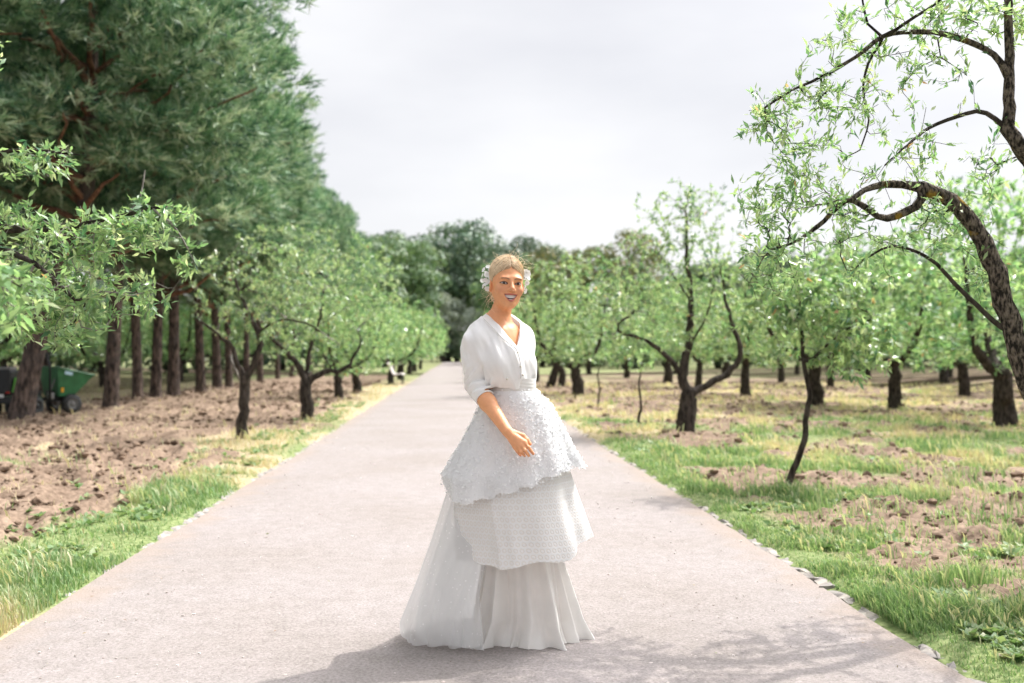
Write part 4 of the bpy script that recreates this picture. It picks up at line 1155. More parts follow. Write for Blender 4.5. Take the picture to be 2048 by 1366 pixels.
# ---------------------------------------------------------------- the person
class Vol:
    """a sampled distance field that is meshed with surface nets"""
    def __init__(s, lo, hi, h):
        s.lo = np.array(lo, float); s.h = h
        s.n = np.ceil((np.array(hi) - s.lo) / h).astype(int) + 1
        s.F = np.full(s.n, 0.5, np.float32)
    def win(s, lo, hi):
        a = np.clip(np.floor((np.array(lo) - s.lo) / s.h).astype(int), 0, s.n)
        b = np.clip(np.ceil((np.array(hi) - s.lo) / s.h).astype(int) + 1, 0, s.n)
        sl = tuple(slice(x, y) for x, y in zip(a, b))
        g = [s.lo[k] + s.h * np.arange(a[k], b[k]) for k in range(3)]
        return sl, np.meshgrid(*g, indexing='ij')
    def op(s, fn, lo, hi, k=.01, sub=False):
        sl, (X, Y, Z) = s.win(lo, hi)
        if X.size == 0: return
        d = fn(X, Y, Z).astype(np.float32)
        F = s.F[sl]
        if sub:
            d = -d; t = np.clip(.5 - .5 * (F - d) / k, 0, 1); t = np.clip(.5 + .5 * (d - F) / k, 0, 1)
            s.F[sl] = F * (1 - t) + d * t + k * t * (1 - t)
        else:
            t = np.clip(.5 + .5 * (d - F) / k, 0, 1)
            s.F[sl] = d * (1 - t) + F * t - k * t * (1 - t)
    def mesh(s):
        F = s.F; I = F < 0; n = s.n
        c = np.zeros(n - 1, np.uint8)
        for dx in (0, 1):
            for dy in (0, 1):
                for dz in (0, 1): c += I[dx:n[0] - 1 + dx, dy:n[1] - 1 + dy, dz:n[2] - 1 + dz]
        cells = np.argwhere((c > 0) & (c < 8))
        idx = -np.ones(n - 1, np.int32); idx[tuple(cells.T)] = np.arange(len(cells))
        acc = np.zeros((len(cells), 3)); cnt = np.zeros(len(cells))
        cor = [(x, y, z) for x in (0, 1) for y in (0, 1) for z in (0, 1)]
        for a in cor:
            for k in range(3):
                if a[k]: continue
                b = list(a); b[k] = 1
                fa = F[tuple((cells + a).T)]; fb = F[tuple((cells + b).T)]
                m = (fa < 0) != (fb < 0)
                t = np.where(m, fa / np.where(m, fa - fb, 1), 0)
                p = np.array(a, float)[None].repeat(len(cells), 0); p[:, k] += t
                acc += p * m[:, None]; cnt += m
        v = s.lo + s.h * (cells + acc / cnt[:, None])
        quads = []
        for k in range(3):
            sl0 = [slice(None)] * 3; sl1 = [slice(None)] * 3
            sl0[k] = slice(0, -1); sl1[k] = slice(1, None)
            ch = np.argwhere(I[tuple(sl0)] != I[tuple(sl1)])
            u, w = [(1, 2), (2, 0), (0, 1)][k]
            ok = (ch[:, u] > 0) & (ch[:, w] > 0) & (ch[:, u] < n[u] - 1) & (ch[:, w] < n[w] - 1)
            ch = ch[ok]
            def cell(du, dw):
                q = ch.copy(); q[:, u] += du; q[:, w] += dw; return idx[tuple(q.T)]
            q = np.stack([cell(-1, -1), cell(0, -1), cell(0, 0), cell(-1, 0)], 1)
            flip = ~I[tuple(ch.T)]
            q[flip] = q[flip][:, ::-1]
            quads.append(q)
        q = np.concatenate(quads)
        return v, q[(q >= 0).all(1)]

def ell(c, r, R=None):
    c = np.array(c, float); r = np.array(r, float)
    def f(X, Y, Z):
        p = [X - c[0], Y - c[1], Z - c[2]]
        if R is not None: p = [R[0][i] * p[0] + R[1][i] * p[1] + R[2][i] * p[2] for i in range(3)]
        k0 = np.sqrt(sum((q / a) ** 2 for q, a in zip(p, r))); k1 = np.sqrt(sum((q / a ** 2) ** 2 for q, a in zip(p, r))) + 1e-9
        return k0 * (k0 - 1) / k1
    m = r.max() * 1.15 + .02
    return f, c - m, c + m

def cap(a, b, ra, rb):
    a = np.array(a, float); b = np.array(b, float); d = b - a; L2 = d @ d
    def f(X, Y, Z):
        t = np.clip(((X - a[0]) * d[0] + (Y - a[1]) * d[1] + (Z - a[2]) * d[2]) / L2, 0, 1)
        return np.sqrt((X - a[0] - t * d[0]) ** 2 + (Y - a[1] - t * d[1]) ** 2 + (Z - a[2] - t * d[2]) ** 2) - (ra + (rb - ra) * t)
    m = max(ra, rb) + .025
    return f, np.minimum(a, b) - m, np.maximum(a, b) + m

PD = 4.5                                     # distance of the person along the path
ORG = P(1036, 700, PD) * [1, 1, 0]
def Q(px, py, dy=0.0):
    """point of the figure, relative to her base"""
    return P(px, py, PD + dy) - ORG
def rotz(a): c, s = math.cos(a), math.sin(a); return np.array([[c, -s, 0], [s, c, 0], [0, 0, 1.0]])
def rotx(a): c, s = math.cos(a), math.sin(a); return np.array([[1, 0, 0], [0, c, -s], [0, s, c]])
def roty(a): c, s = math.cos(a), math.sin(a); return np.array([[c, 0, s], [0, 1, 0], [-s, 0, c]])

HEAD_C = Q(1014, 568)
HEAD_R = rotz(math.radians(11)) @ roty(math.radians(3.0)) @ rotx(math.radians(2))
def H(p): return HEAD_C + HEAD_R @ np.array(p, float)
def to_head(V): return (V - HEAD_C) @ HEAD_R

TY = math.radians(36)
TR = rotz(TY)
def Tc(z): return np.array([np.interp(z, [0.9, 1.14, 1.30, 1.42, 1.5], [-.03, -.035, -.075, -.098, -.085]), np.interp(z, [.9, 1.14, 1.42], [.0, .0, .02]), z])
def T(p): return Tc(p[2]) + TR @ np.array([p[0], p[1], 0.0])

def mouth_u(x): return -.0525 + 4.0 * x * x
def mouth_l(x): return -.0735 + 28.0 * x * x

SH_R, EL_R = None, None
def arm_points():
    sh = T((-.138, .0, 1.362)); el = Q(953, 772, -.05); wr = Q(1014, 862, -.235)
    return sh, el, wr

def body_prims(V, grow=0.0, arms=True, k=.04):
    g = grow
    for (c, r) in (((0, .0, 1.285), (.128 + g, .092 + g, .165 + g)), ((0, .0, 1.12), (.098 + g, .076 + g, .13 + g)), ((0, .01, .98), (.150 + g, .115 + g, .14 + g))):
        f, a, b = ell(Tc(c[2]) * [1, 1, 0] + [0, c[1], c[2]], r, TR); V.op(f, a, b, k)
    for s in (-1, 1):
        f, a, b = cap(T((s * .03, .015, 1.432)), T((s * .128, .0, 1.368)), .042 + g, .040 + g); V.op(f, a, b, k)
        f, a, b = ell(T((s * .062, -.050, 1.258)), np.array([.058, .052, .060]) + g, TR); V.op(f, a, b, .045)

def build_body(root):
    V = Vol((-.42, -.34, .80), (.20, .24, 1.76), .0027)
    body_prims(V)
    # neck
    f, a, b = cap(T((0, .018, 1.41)), H((0, .018, -.07)), .051, .042); V.op(f, a, b, .045)
    # collar bones
    for s in (-1, 1):
        f, a, b = cap(T((s * .02, -.062, 1.405)), T((s * .12, -.03, 1.425)), .009, .010); V.op(f, a, b, .022)
    # arms
    sh, el, wr = arm_points()
    f, a, b = cap(sh, el, .040, .036); V.op(f, a, b, .02)
    mid = el * .62 + wr * .38
    f, a, b = cap(el, mid, .037, .036); V.op(f, a, b, .02)
    f, a, b = cap(mid, wr, .036, .0235); V.op(f, a, b, .02)
    sh2 = T((.128, .0, 1.370)); el2 = T((.150, .08, 1.13)); wr2 = T((.12, .13, .92))
    f, a, b = cap(sh2, el2, .044, .036); V.op(f, a, b, .03)
    f, a, b = cap(el2, wr2, .035, .024); V.op(f, a, b, .02)
    # the hand: palm, four fingers, thumb
    hp = lambda x, y, d: Q(x, y, d)
    kn = {'index': hp(1049, 885, -.272), 'middle': hp(1043.5, 891, -.276), 'ring': hp(1036.5, 894, -.272), 'little': hp(1030, 894.5, -.262)}
    for n_, q in kn.items():
        f, a, b = cap(wr + (q - wr) * .08, q, .0155, .0115 if n_ != 'little' else .010); V.op(f, a, b, .012)
    tips = {'index': [(1057, 895, -.285), (1062, 901.5, -.283), (1066.5, 907.5, -.276)], 'middle': [(1050, 901, -.292), (1054.5, 907, -.288), (1057.5, 911.5, -.279)],
            'ring': [(1042, 904, -.288), (1046.5, 908.5, -.282), (1049.5, 911.5, -.272)], 'little': [(1034, 902.5, -.275), (1038, 907.5, -.270), (1041, 911, -.262)]}
    rr = {'index': .0083, 'middle': .0083, 'ring': .0078, 'little': .0070}
    for n_, ts in tips.items():
        p = kn[n_]; r0 = rr[n_] * 1.08
        for i, t in enumerate(ts):
            q = hp(*t); r1 = rr[n_] * (1 - .09 * (i + 1))
            f, a, b = cap(p, q, r0, r1); V.op(f, a, b, .003 if i else .008); p, r0 = q, r1
    p = wr + (kn['index'] - wr) * .25 + [.008, .004, .006]
    for i, (t, r1) in enumerate((((1046, 872, -.250), .011), ((1054, 880, -.258), .0092), ((1060, 888, -.262), .0078))):
        q = hp(*t); f, a, b = cap(p, q, .0135 if i == 0 else r0, r1); V.op(f, a, b, .006); p, r0 = q, r1
    # head, in head space
    def E(c, r, k=.02, sub=False, rot=None):
        R = HEAD_R if rot is None else HEAD_R @ rot
        f, a, b = ell(H(c), r, R); V.op(f, a, b, k, sub)
    def C(p, q, ra, rb, k=.015):
        f, a, b = cap(H(p), H(q), ra, rb); V.op(f, a, b, k)
    E((0, .018, .036), (.0715, .092, .080), .02)
    E((0, -.018, -.018), (.0595, .070, .078), .03)
    E((0, -.030, -.060), (.042, .056, .050), .03)
    for s in (-1, 1):
        C((s * .049, .006, -.042), (s * .013, -.062, -.094), .016, .0125, .025)
        E((s * .0375, -.056, -.030), (.024, .026, .022), .022)
        E((s * .027, -.074, .021), (.024, .014, .010), .018)
    E((0, -.074, -.095), (.017, .014, .013), .02)
    # nose
    C((0, -.084, .010), (0, -.1075, -.024), .0062, .0098, .012)
    E((0, -.104, -.0275), (.0105, .0105, .0085), .008)
    for s in (-1, 1): E((s * .0125, -.0945, -.0305), (.0078, .0095, .0075), .006)
    for s in (-1, 1): E((s * .006, -.103, -.0375), (.0035, .005, .003), .003, True)
    # eye sockets, lids and openings
    for s in (-1, 1):
        E((s * .0325, -.097, .0005), (.0185, .015, .0105), .012, True)
        E((s * .0325, -.0725, -.001), (.0150, .0150, .0135), .006)
        def alm(X, Y, Z, s=s):
            p = [X - HEAD_C[0], Y - HEAD_C[1], Z - HEAD_C[2]]
            x = sum(HEAD_R[i][0] * p[i] for i in range(3)) - s * .0325
            y = sum(HEAD_R[i][1] * p[i] for i in range(3)); z = sum(HEAD_R[i][2] * p[i] for i in range(3)) + .0012 - .10 * s * x * 1.0
            hh = np.where(z > 0, .0050, .0036) * np.clip(1 - (x / .0150) ** 2, 0, 1)
            return np.maximum(np.abs(z) - hh, np.maximum(np.abs(x) - .0150, y + .070))
        c = H((s * .0325, -.085, 0)); V.op(alm, c - .03, c + .03, .0012, True)
    # mouth: lips then the opening of a broad smile
    xs = np.linspace(-.0292, .0292, 13)
    yo = lambda x: -.0845 + 9.5 * x * x
    for x0, x1 in zip(xs[:-1], xs[1:]):
        e0, e1 = 1 - (x0 / .031) ** 2, 1 - (x1 / .031) ** 2
        C((x0, yo(x0), mouth_u(x0) + .003), (x1, yo(x1), mouth_u(x1) + .003), .002 + .0035 * e0, .002 + .0035 * e1, .006)
        C((x0, yo(x0) + .001, mouth_l(x0) - .003), (x1, yo(x1) + .001, mouth_l(x1) - .003), .002 + .0048 * e0, .002 + .0048 * e1, .006)
    def mo(X, Y, Z):
        p = [X - HEAD_C[0], Y - HEAD_C[1], Z - HEAD_C[2]]
        x, y, z = [sum(HEAD_R[i][j] * p[i] for i in range(3)) for j in range(3)]
        return np.maximum(np.maximum(z - mouth_u(x), mouth_l(x) - z) * .8, np.maximum(np.abs(x) - .0292, y + .055))
    c = H((0, -.08, -.06)); V.op(mo, c - .05, c + .05, .0015, True)
    # ears
    for s in (-1, 1):
        R = rotz(s * .35) @ rotx(-.25)
        E((s * .0725, .014, -.012), (.0075, .0165, .030), .006, False, R)
        E((s * .0800, .012, -.008), (.0055, .009, .017), .005, True, R)
    v, q = V.mesh()
    # colour from the skin itself: lips, brows, cheeks, inside of the mouth
    h = to_head(v)
    skin = np.array([.75, .36, .18])
    col = np.tile(skin, (len(v), 1))
    def mixc(w, c): 
        w = np.clip(w, 0, 1)[:, None]; col[:] = col * (1 - w) + np.array(c) * w
    front = h[:, 1] < -.03
    for s in (-1, 1):
        mixc(.45 * np.exp(-(((h[:, 0] - s * .042) / .020) ** 2 + ((h[:, 2] + .030) / .017) ** 2)) * front, (.60, .24, .155))
        zb = .0222 - 9.0 * (np.abs(h[:, 0]) - .034) ** 2
        w = sstep(.0042, .0016, np.abs(h[:, 2] - zb)) * sstep(.050, .045, np.abs(h[:, 0])) * sstep(.010, .014, np.abs(h[:, 0])) * (h[:, 0] * s > 0) * front
        mixc(.9 * w, (.20, .115, .065))
        # line of the lashes
        x = h[:, 0] - s * .0325
        zz = h[:, 2] + .0012 - .10 * s * x
        ru = np.sqrt(np.clip(1 - (x / .0165) ** 2, 0, 1))
        w = sstep(.0046, .0018, np.abs(zz - .0060 * ru ** 2)) * (np.abs(x) < .0172) * (h[:, 1] < -.06)
        mixc(.95 * w, (.03, .017, .012))
        w = sstep(.0026, .0010, np.abs(zz + .0040 * ru ** 2)) * (np.abs(x) < .016) * (h[:, 1] < -.06)
        mixc(.60 * w, (.10, .05, .035))
    x = h[:, 0]
    lip = ((np.abs(x) < .031) & front & (h[:, 1] < -.055)).astype(float)
    du = h[:, 2] - mouth_u(x); dl = mouth_l(x) - h[:, 2]
    e = np.clip(1 - (x / .0315) ** 2, .05, 1)
    mixc(lip * sstep(.0082 * e + .001, .0055 * e, du) * (du > -.002) * .9, (.50, .15, .125))
    mixc(lip * sstep(.0105 * e + .001, .0075 * e, dl) * (dl > -.002) * .9, (.54, .17, .14))
    inside = (np.abs(x) < .0295) & (du < -.0005) & (dl < -.0005) & front & (h[:, 1] > yo(x) + .004) & (h[:, 1] < -.04)
    mixc(inside * 1.0, (.09, .02, .02))
    mixc(.25 * np.exp(-((h[:, 0] / .014) ** 2 + ((h[:, 2] + .03) / .01) ** 2)) * front, (.62, .24, .15))
    # legs, joined into the same mesh under the skirts
    V2 = Vol((-.25, -.16, -.02), (.25, .22, .98), .008)
    for s in (-1, 1):
        hip = np.array([s * .075 - .02, .01, .92]); kn_ = np.array([s * .075 + .0, -.01, .49]); an = np.array([s * .07 + .01, .03, .08]); to = np.array([s * .06 + .02, -.035, .026])
        for (a_, b_, r0, r1) in ((hip, kn_, .078, .052), (kn_, an, .052, .034), (an, to, .034, .024)):
            f, a, b = cap(a_, b_, r0, r1); V2.op(f, a, b, .03)
    v2, q2 = V2.mesh()
    me = make_mesh('body', np.concatenate([v, v2]), [np.concatenate([q, q2 + len(v)])], M['skin'], True, colors=np.concatenate([col, np.tile(skin, (len(v2), 1))]))
    body = link('body', me, root)
    # eyeballs with iris and pupil
    for s in (-1, 1):
        nu, nv = 24, 16
        th = np.linspace(0, np.pi, nv); ph = np.linspace(0, 2 * np.pi, nu, endpoint=False)
        T_, Ph = np.meshgrid(th, ph, indexing='ij')
        loc = np.stack([np.sin(T_) * np.cos(Ph), -np.cos(T_), np.sin(T_) * np.sin(Ph)], -1).reshape(-1, 3)
        gaze = rotz(math.radians(-10))
        ang = np.degrees(T_.ravel())
        c = np.tile([.5, .46, .43], (len(loc), 1)); c[ang < 36] = (.03, .033, .027); c[ang < 15] = (.008, .008, .008)
        vv = (loc * .0128) @ gaze.T
        vv = (vv + [s * .0325, -.0725, -.001]) @ HEAD_R.T + HEAD_C
        i = (np.arange(nv - 1)[:, None] * nu + np.arange(nu)[None]); j = (np.arange(nv - 1)[:, None] * nu + (np.arange(nu)[None] + 1) % nu)
        link('eye', make_mesh('eye', vv, np.stack([i, j, j + nu, i + nu], -1).reshape(-1, 4), M['eye'], True, colors=c), body)
    # teeth
    for nm, z0, z1, yoff, nn in (('upper_teeth', -.0525, -.0665, 0.0, 10), ('lower_teeth', -.0700, -.0790, .004, 8)):
        mb = MB()
        for k in range(nn):
            x0 = -.027 + .054 * k / nn; x1 = -.027 + .054 * (k + 1) / nn - .0002
            ya, yb = -.0825 + yoff + 12 * x0 * x0, -.0825 + yoff + 12 * x1 * x1
            ln = (z1 - z0) * (1 - .25 * abs((x0 + x1) / .046))
            qd = [(x0, ya, z0), (x1, yb, z0), (x1, yb, z0 + ln), (x0, ya, z0 + ln), (x0, ya + .006, z0), (x1, yb + .006, z0), (x1, yb + .006, z0 + ln), (x0, ya + .006, z0 + ln)]
            mb.hexa([H(p) for p in qd])
        mb.build(nm, M['tooth'], body)
    return body

def build_hair(root):
    V = Vol(HEAD_C + [-.14, -.16, -.15], HEAD_C + [.14, .20, .15], .0024)
    def E(c, r, k=.02, sub=False):
        f, a, b = ell(H(c), r, HEAD_R); V.op(f, a, b, k, sub)
    E((0, .0265, .0445), (.0785, .0995, .0895), .01)
    E((0, .050, -.015), (.062, .066, .078), .03)
    E((0, .110, -.058), (.044, .038, .036), .02)
    sl, (X, Y, Z) = V.win(V.lo, V.lo + V.n * V.h)
    p = [X - HEAD_C[0], Y - HEAD_C[1], Z - HEAD_C[2]]
    x, y, z = [sum(HEAD_R[i][j] * p[i] for i in range(3)) for j in range(3)]
    hl = .066 - 8.6 * np.minimum(np.abs(x), .079) ** 2 - 1.7 * np.clip(y + .012, 0, None) + .006 * np.exp(-(x / .006) ** 2)
    V.F = np.maximum(V.F, ((hl - z) * .55).astype(np.float32))
    # parting and combed waves
    V.F += (.0030 * np.exp(-(x / .0035) ** 2) * sstep(.03, .06, z) * sstep(.06, .02, y)).astype(np.float32)
    sc = y + z * 1.05
    w = vnoise(sc * 150, x * 6, seed=4) - .5 + .5 * (vnoise(sc * 400, x * 10, seed=6) - .5)
    V.F += (.0032 * w * sstep(-.075, -.03, y)).astype(np.float32)
    v, q = V.mesh()
    h = to_head(v)
    sc = h[:, 1] + h[:, 2] * 1.05
    t = np.clip(.40 + 1.15 * (vnoise(sc * 150, h[:, 0] * 6, seed=4) - .5) + .9 * (vnoise(sc * 420, h[:, 0] * 12, seed=9) - .5), 0, 1)[:, None]
    col = np.array([.34, .215, .115]) * (1 - t) + np.array([.82, .64, .42]) * t
    hair = link('hair', make_mesh('hair', v, q, M['hair'], True, colors=col), root)
    # loose strands
    r = np.random.default_rng(12)
    mb = MB()
    for k in range(95):
        if k < 46:
            s = -1 if k % 3 else 1
            p0 = np.array([s * r.uniform(.045, .066), r.uniform(.02, .07), r.uniform(-.075, -.015)]); d = np.array([s * r.uniform(.2, 1), r.uniform(-.4, .5), r.uniform(-1.0, .1)])
            L = r.uniform(.02, .055)
        else:
            a = r.uniform(-1.25, 1.25); p0 = np.array([math.sin(a) * .077, r.uniform(-.06, .05), .04 + math.cos(a) * .084]); d = np.array([math.sin(a) * .8 + r.normal(0, .4), r.normal(0, .6), math.cos(a) * .35 + r.normal(0, .2)])
            L = r.uniform(.012, .04)
        d /= np.linalg.norm(d)
        c1 = p0 + d * L * .5; c2 = p0 + d * L + r.normal(0, .014, 3); c3 = c2 + r.normal(0, .014, 3)
        pts = np.array([H(x) for x in spline([p0, c1, c2, c3], .006)])
        mb.tube(pts, np.linspace(.0007, .0003, len(pts)), 3, cap=False)
    for k in range(240):
        s = -1 if k % 2 else 1
        c0 = np.array([0, .0265, .0445]); rad = np.array([.0785, .0995, .0895])
        y0 = r.uniform(-.092, .05)
        a = np.array([s * .002, y0 - c0[1], 0]) / rad; a[2] = math.sqrt(max(.02, 1 - a[1] ** 2))
        b_ = np.array([s * r.uniform(.055, .075), .02 + .7 * (y0 + .09) * .5, r.uniform(-.055, .0)]) - c0; b_ /= rad; b_ /= np.linalg.norm(b_)
        a /= np.linalg.norm(a); w = math.acos(np.clip(a @ b_, -1, 1))
        u = np.linspace(0, r.uniform(.75, 1), 10)[:, None]
        q = (np.sin((1 - u) * w) * a + np.sin(u * w) * b_) / math.sin(w)
        q = c0 + q * (rad + r.uniform(-.0005, .0022))
        hl_ = .0665 - 8.6 * np.minimum(np.abs(q[:, 0]), .079) ** 2 - 1.7 * np.clip(q[:, 1] + .012, 0, None)
        q = q[q[:, 2] > hl_]
        if len(q) > 3: mb.tube(np.array([H(x) for x in q]), .0006, 3, cap=False)
    o = mb.build('loose_strands', M['strand'], hair, smooth=True); o['kind'] = 'stuff'
    # white flowers behind the ears
    def flower_mesh(seed):
        r = np.random.default_rng(seed); V, F, n = [], [], 0
        for k in range(6):
            a = k / 6 * 6.283 + r.normal(0, .1)
            ca, sa = math.cos(a), math.sin(a)
            g = []
            for i, u in enumerate((0.05, .4, .8, 1.0)):
                for wv in (-1, 0, 1):
                    ww = (.12, .42, .48, .18)[i] * wv
                    zz = .12 + .30 * u - .25 * u * u + .12 * wv * wv * u + r.normal(0, .03)
                    g.append((ca * u - sa * ww, sa * u + ca * ww, zz))
            V += g; F += [[n + i * 3 + j, n + i * 3 + j + 1, n + i * 3 + j + 4, n + i * 3 + j + 3] for i in range(3) for j in range(2)]; n += 12
        for k in range(6):
            a = k / 6 * 6.283 + .5
            V += [(.12 * math.cos(a), .12 * math.sin(a), .2), (.22 * math.cos(a + .4), .22 * math.sin(a + .4), .42), (.12 * math.cos(a + .9), .12 * math.sin(a + .9), .2), (0, 0, .3)]
            F += [[n, n + 1, n + 2, n + 3]]; n += 4
        me = make_mesh('hair_flower', np.array(V), np.array(F), M['petal'], True); return me
    fm = [flower_mesh(k) for k in range(3)]
    r = np.random.default_rng(31)
    spots = []
    for (px, py, d) in ((968, 540, .035), (976, 534, .02), (982, 541, .02), (966, 551, .045), (974, 549, .02), (981, 553, .01), (965, 561, .045), (972, 560, .02), (979, 563, .015), (971, 570, .03), (967, 573, .04), (975, 577, .03), (973, 545, .05),
                        (1050, 542, .035), (1055, 545, .045), (1051, 552, .03), (1056, 556, .05), (1050, 560, .03), (1054, 566, .045), (1050, 571, .035), (1046, 577, .03), (1050, 582, .045), (1057, 549, .06)):
        spots.append((px, py, d))
    for i, (px, py, d) in enumerate(spots):
        o = link('hair_flower', fm[i % 3], hair)
        c = Q(px, py, d)
        out = c - HEAD_C; out[2] *= .2; out[1] -= .13; out = out / np.linalg.norm(out) + r.normal(0, .55, 3)
        o.rotation_euler = Vector(out).to_track_quat('Z', 'Y').to_euler()
        o.location = c; s = r.uniform(.0105, .0145); o.scale = (s, s, s)
    return hair

def build_cardigan(root):
    V = Vol((-.40, -.26, 1.02), (.24, .24, 1.52), .0034)
    body_prims(V, .013, k=.045)
    # cloth bloused over the waistband
    for (dx, dy, rz) in ((0, 0, 0),):
        f, a, b = ell(Tc(1.20) + [.0, 0, 0], (.128, .108, .085), TR); V.op(f, a, b, .03)
    sh, el, wr = arm_points()
    cuff = el + (wr - el) * .27
    am = sh * .62 + el * .38
    f, a, b = cap(sh + [.0, 0, -.008], am, .055, .054); V.op(f, a, b, .022)
    f, a, b = cap(am, el + [0, 0, .01], .054, .050); V.op(f, a, b, .004)
    f, a, b = cap(el + [0, 0, .01], cuff, .050, .0405); V.op(f, a, b, .008)
    sh2 = T((.128, .0, 1.370)); el2 = T((.150, .08, 1.13))
    f, a, b = cap(sh2, el2, .050, .046); V.op(f, a, b, .03)
    # end of the sleeve, flat cut with the arm coming out of it
    ax = (wr - el) / np.linalg.norm(wr - el)
    sl, (X, Y, Z) = V.win(V.lo, V.lo + V.n * V.h)
    along = (X - cuff[0]) * ax[0] + (Y - cuff[1]) * ax[1] + (Z - cuff[2]) * ax[2]
    rd = np.sqrt((X - cuff[0]) ** 2 + (Y - cuff[1]) ** 2 + (Z - cuff[2]) ** 2)
    V.F = np.where(rd < .066, np.maximum(V.F, along), V.F).astype(np.float32)
    # bottom edge of the knit over the band
    V.F = np.where((X > -.155) | (Z > 1.17), np.maximum(V.F, (1.152 - Z) + .010 * (vnoise(X * 30, Y * 30, seed=2) - .5)), V.F).astype(np.float32)
    # neckline
    p1, p2, p3 = Q(962, 622), Q(1033, 698), Q(1043, 636)
    def hp(a, b):
        d = b - a; n = np.array([-d[2], d[0]]); n /= np.linalg.norm(n); return (X - a[0]) * n[0] + (Z - a[2]) * n[1]
    e1 = hp(p2, p1); e2 = hp(p3, p2)
    bow = .010 * np.sin(np.clip((Z - p2[2]) / (p1[2] - p2[2]), 0, 1) * np.pi)
    wedge = np.maximum(np.maximum(e1 + bow, e2), Y - (Tc(1.4)[1] + .012))
    nk = np.maximum(np.sqrt((X - T((0, .012, 1.43))[0]) ** 2 + (Y - T((0, .012, 1.43))[1]) ** 2) - .064, 1.40 - Z)
    V.F = np.maximum(V.F, -np.minimum(wedge, nk)).astype(np.float32)
    # wrinkles: gathered rings at the pushed-up sleeve, soft drape on the body
    up = (X - el[0]) * ax[0] + (Y - el[1]) * ax[1] + (Z - el[2]) * ax[2]
    near = np.exp(-(np.sqrt((X - el[0]) ** 2 + (Y - el[1]) ** 2 + ((Z - el[2] - .0) * .8) ** 2) / .085) ** 4)
    w = np.sin(up * 190 + 3.0 * (vnoise(X * 18, Y * 18, Z * 18, seed=3) - .5) * 2) * .0075
    bod = 1 - near
    dr = (vnoise(X * 26 + Z * 9, Y * 16, Z * 7 - X * 6, seed=8) - .5) * .019 + (vnoise(X * 55 + Z * 20, Y * 30, Z * 14, seed=9) - .5) * .007
    V.F += (near * w + bod * (dr - .0055)).astype(np.float32)
    v, q = V.mesh()
    me = make_mesh('cardigan', v, q, M['knit'])
    car = link('cardigan', me, root)
    # bands and buttons
    fr = surf_front(v)
    def on(px, py, d=.004):
        c = Q(px, py, -.12); c[1] = fr(c[0], c[2]) - d; return c
    for pts in ([(968, 636), (975, 643), (988, 657), (1006, 676), (1020, 688), (1032, 697), (1038, 712), (1043, 735), (1042, 757)], [(1043, 640), (1045, 660), (1041, 680), (1033, 697)]):
        pp = spline([on(a, b, .002) for a, b in pts], .008)
        MB().tube(pp, .0032, 6).build('front_band', M['knit'], car, smooth=True)
    # rolled rim of the sleeve
    o = MB()
    a1 = np.cross(ax, [0, 0, 1.0]); a1 /= np.linalg.norm(a1); a2 = np.cross(ax, a1)
    t = np.linspace(0, 2 * np.pi, 33)
    ring = cuff + .0405 * (np.cos(t)[:, None] * a1 + np.sin(t)[:, None] * a2)
    o.tube(ring, .0042, 6, cap=False); o.build('cuff', M['knit'], car, smooth=True)
    for (px, py) in ((1036, 705), (1042, 733), (1046, 750), (1014, 758)):
        c = on(px, py, .005)
        o = MB().lathe([(0, -.004), (.0042, -.0035), (.0052, -.001), (.005, .003)], (0, 0, 0), 'y', 14).build('button', M['button'], car, smooth=True, loc=c)
        o.rotation_euler = (0, 0, .3)
    return car

def surf_front(v):
    """nearest-to-camera surface depth as a function of (x, z)"""
    def f(x, z):
        d = (v[:, 0] - x) ** 2 + (v[:, 2] - z) ** 2
        near = d < .009 ** 2
        if not near.any(): near = d <= np.partition(d, 12)[12]
        return v[near, 1].min()
    return f

def loft(ztop, hem, L, R, Fd, Bd, folds, n=220, m=70, th=(0, 2 * np.pi), thend=None):
    """cloth hung round the waist: L, R left and right reach by height, Fd, Bd depth to front and back"""
    closed = abs(th[1] - th[0] - 2 * np.pi) < 1e-6
    t = np.linspace(th[0], th[1], n, endpoint=not closed)
    s = np.linspace(0, 1, m)
    Tt, S = np.meshgrid(t, s)
    if thend is not None: Tt = th[0] + (Tt - th[0]) * (thend(S) - th[0]) / (th[1] - th[0])
    ct, st = np.cos(Tt), np.sin(Tt)
    zb = hem(ct, st)
    Z = ztop + (zb - ztop) * S
    l, r_ = L(Z), R(Z)
    fo = folds(Tt, S, Z)
    X = (l + r_) / 2 + (r_ - l) / 2 * np.sign(ct) * np.abs(ct) ** .92 * (1 + fo)
    Y = np.where(st < 0, Fd(Z), Bd(Z)) * st * (1 + fo * 1.6)
    v = np.stack([X, Y, Z], -1)
    i = np.arange(m - 1)[:, None] * n + np.arange(n if closed else n - 1)[None]
    j = np.arange(m - 1)[:, None] * n + (np.arange(n if closed else n - 1)[None] + 1) % n
    f = np.stack([i, j, j + n, i + n], -1).reshape(-1, 4)
    uv = np.stack([Tt * .32, Z], -1)
    return v, f, uv

def ip(z, *pairs):
    zz, vv = zip(*sorted(pairs)); return np.interp(z, zz, vv)

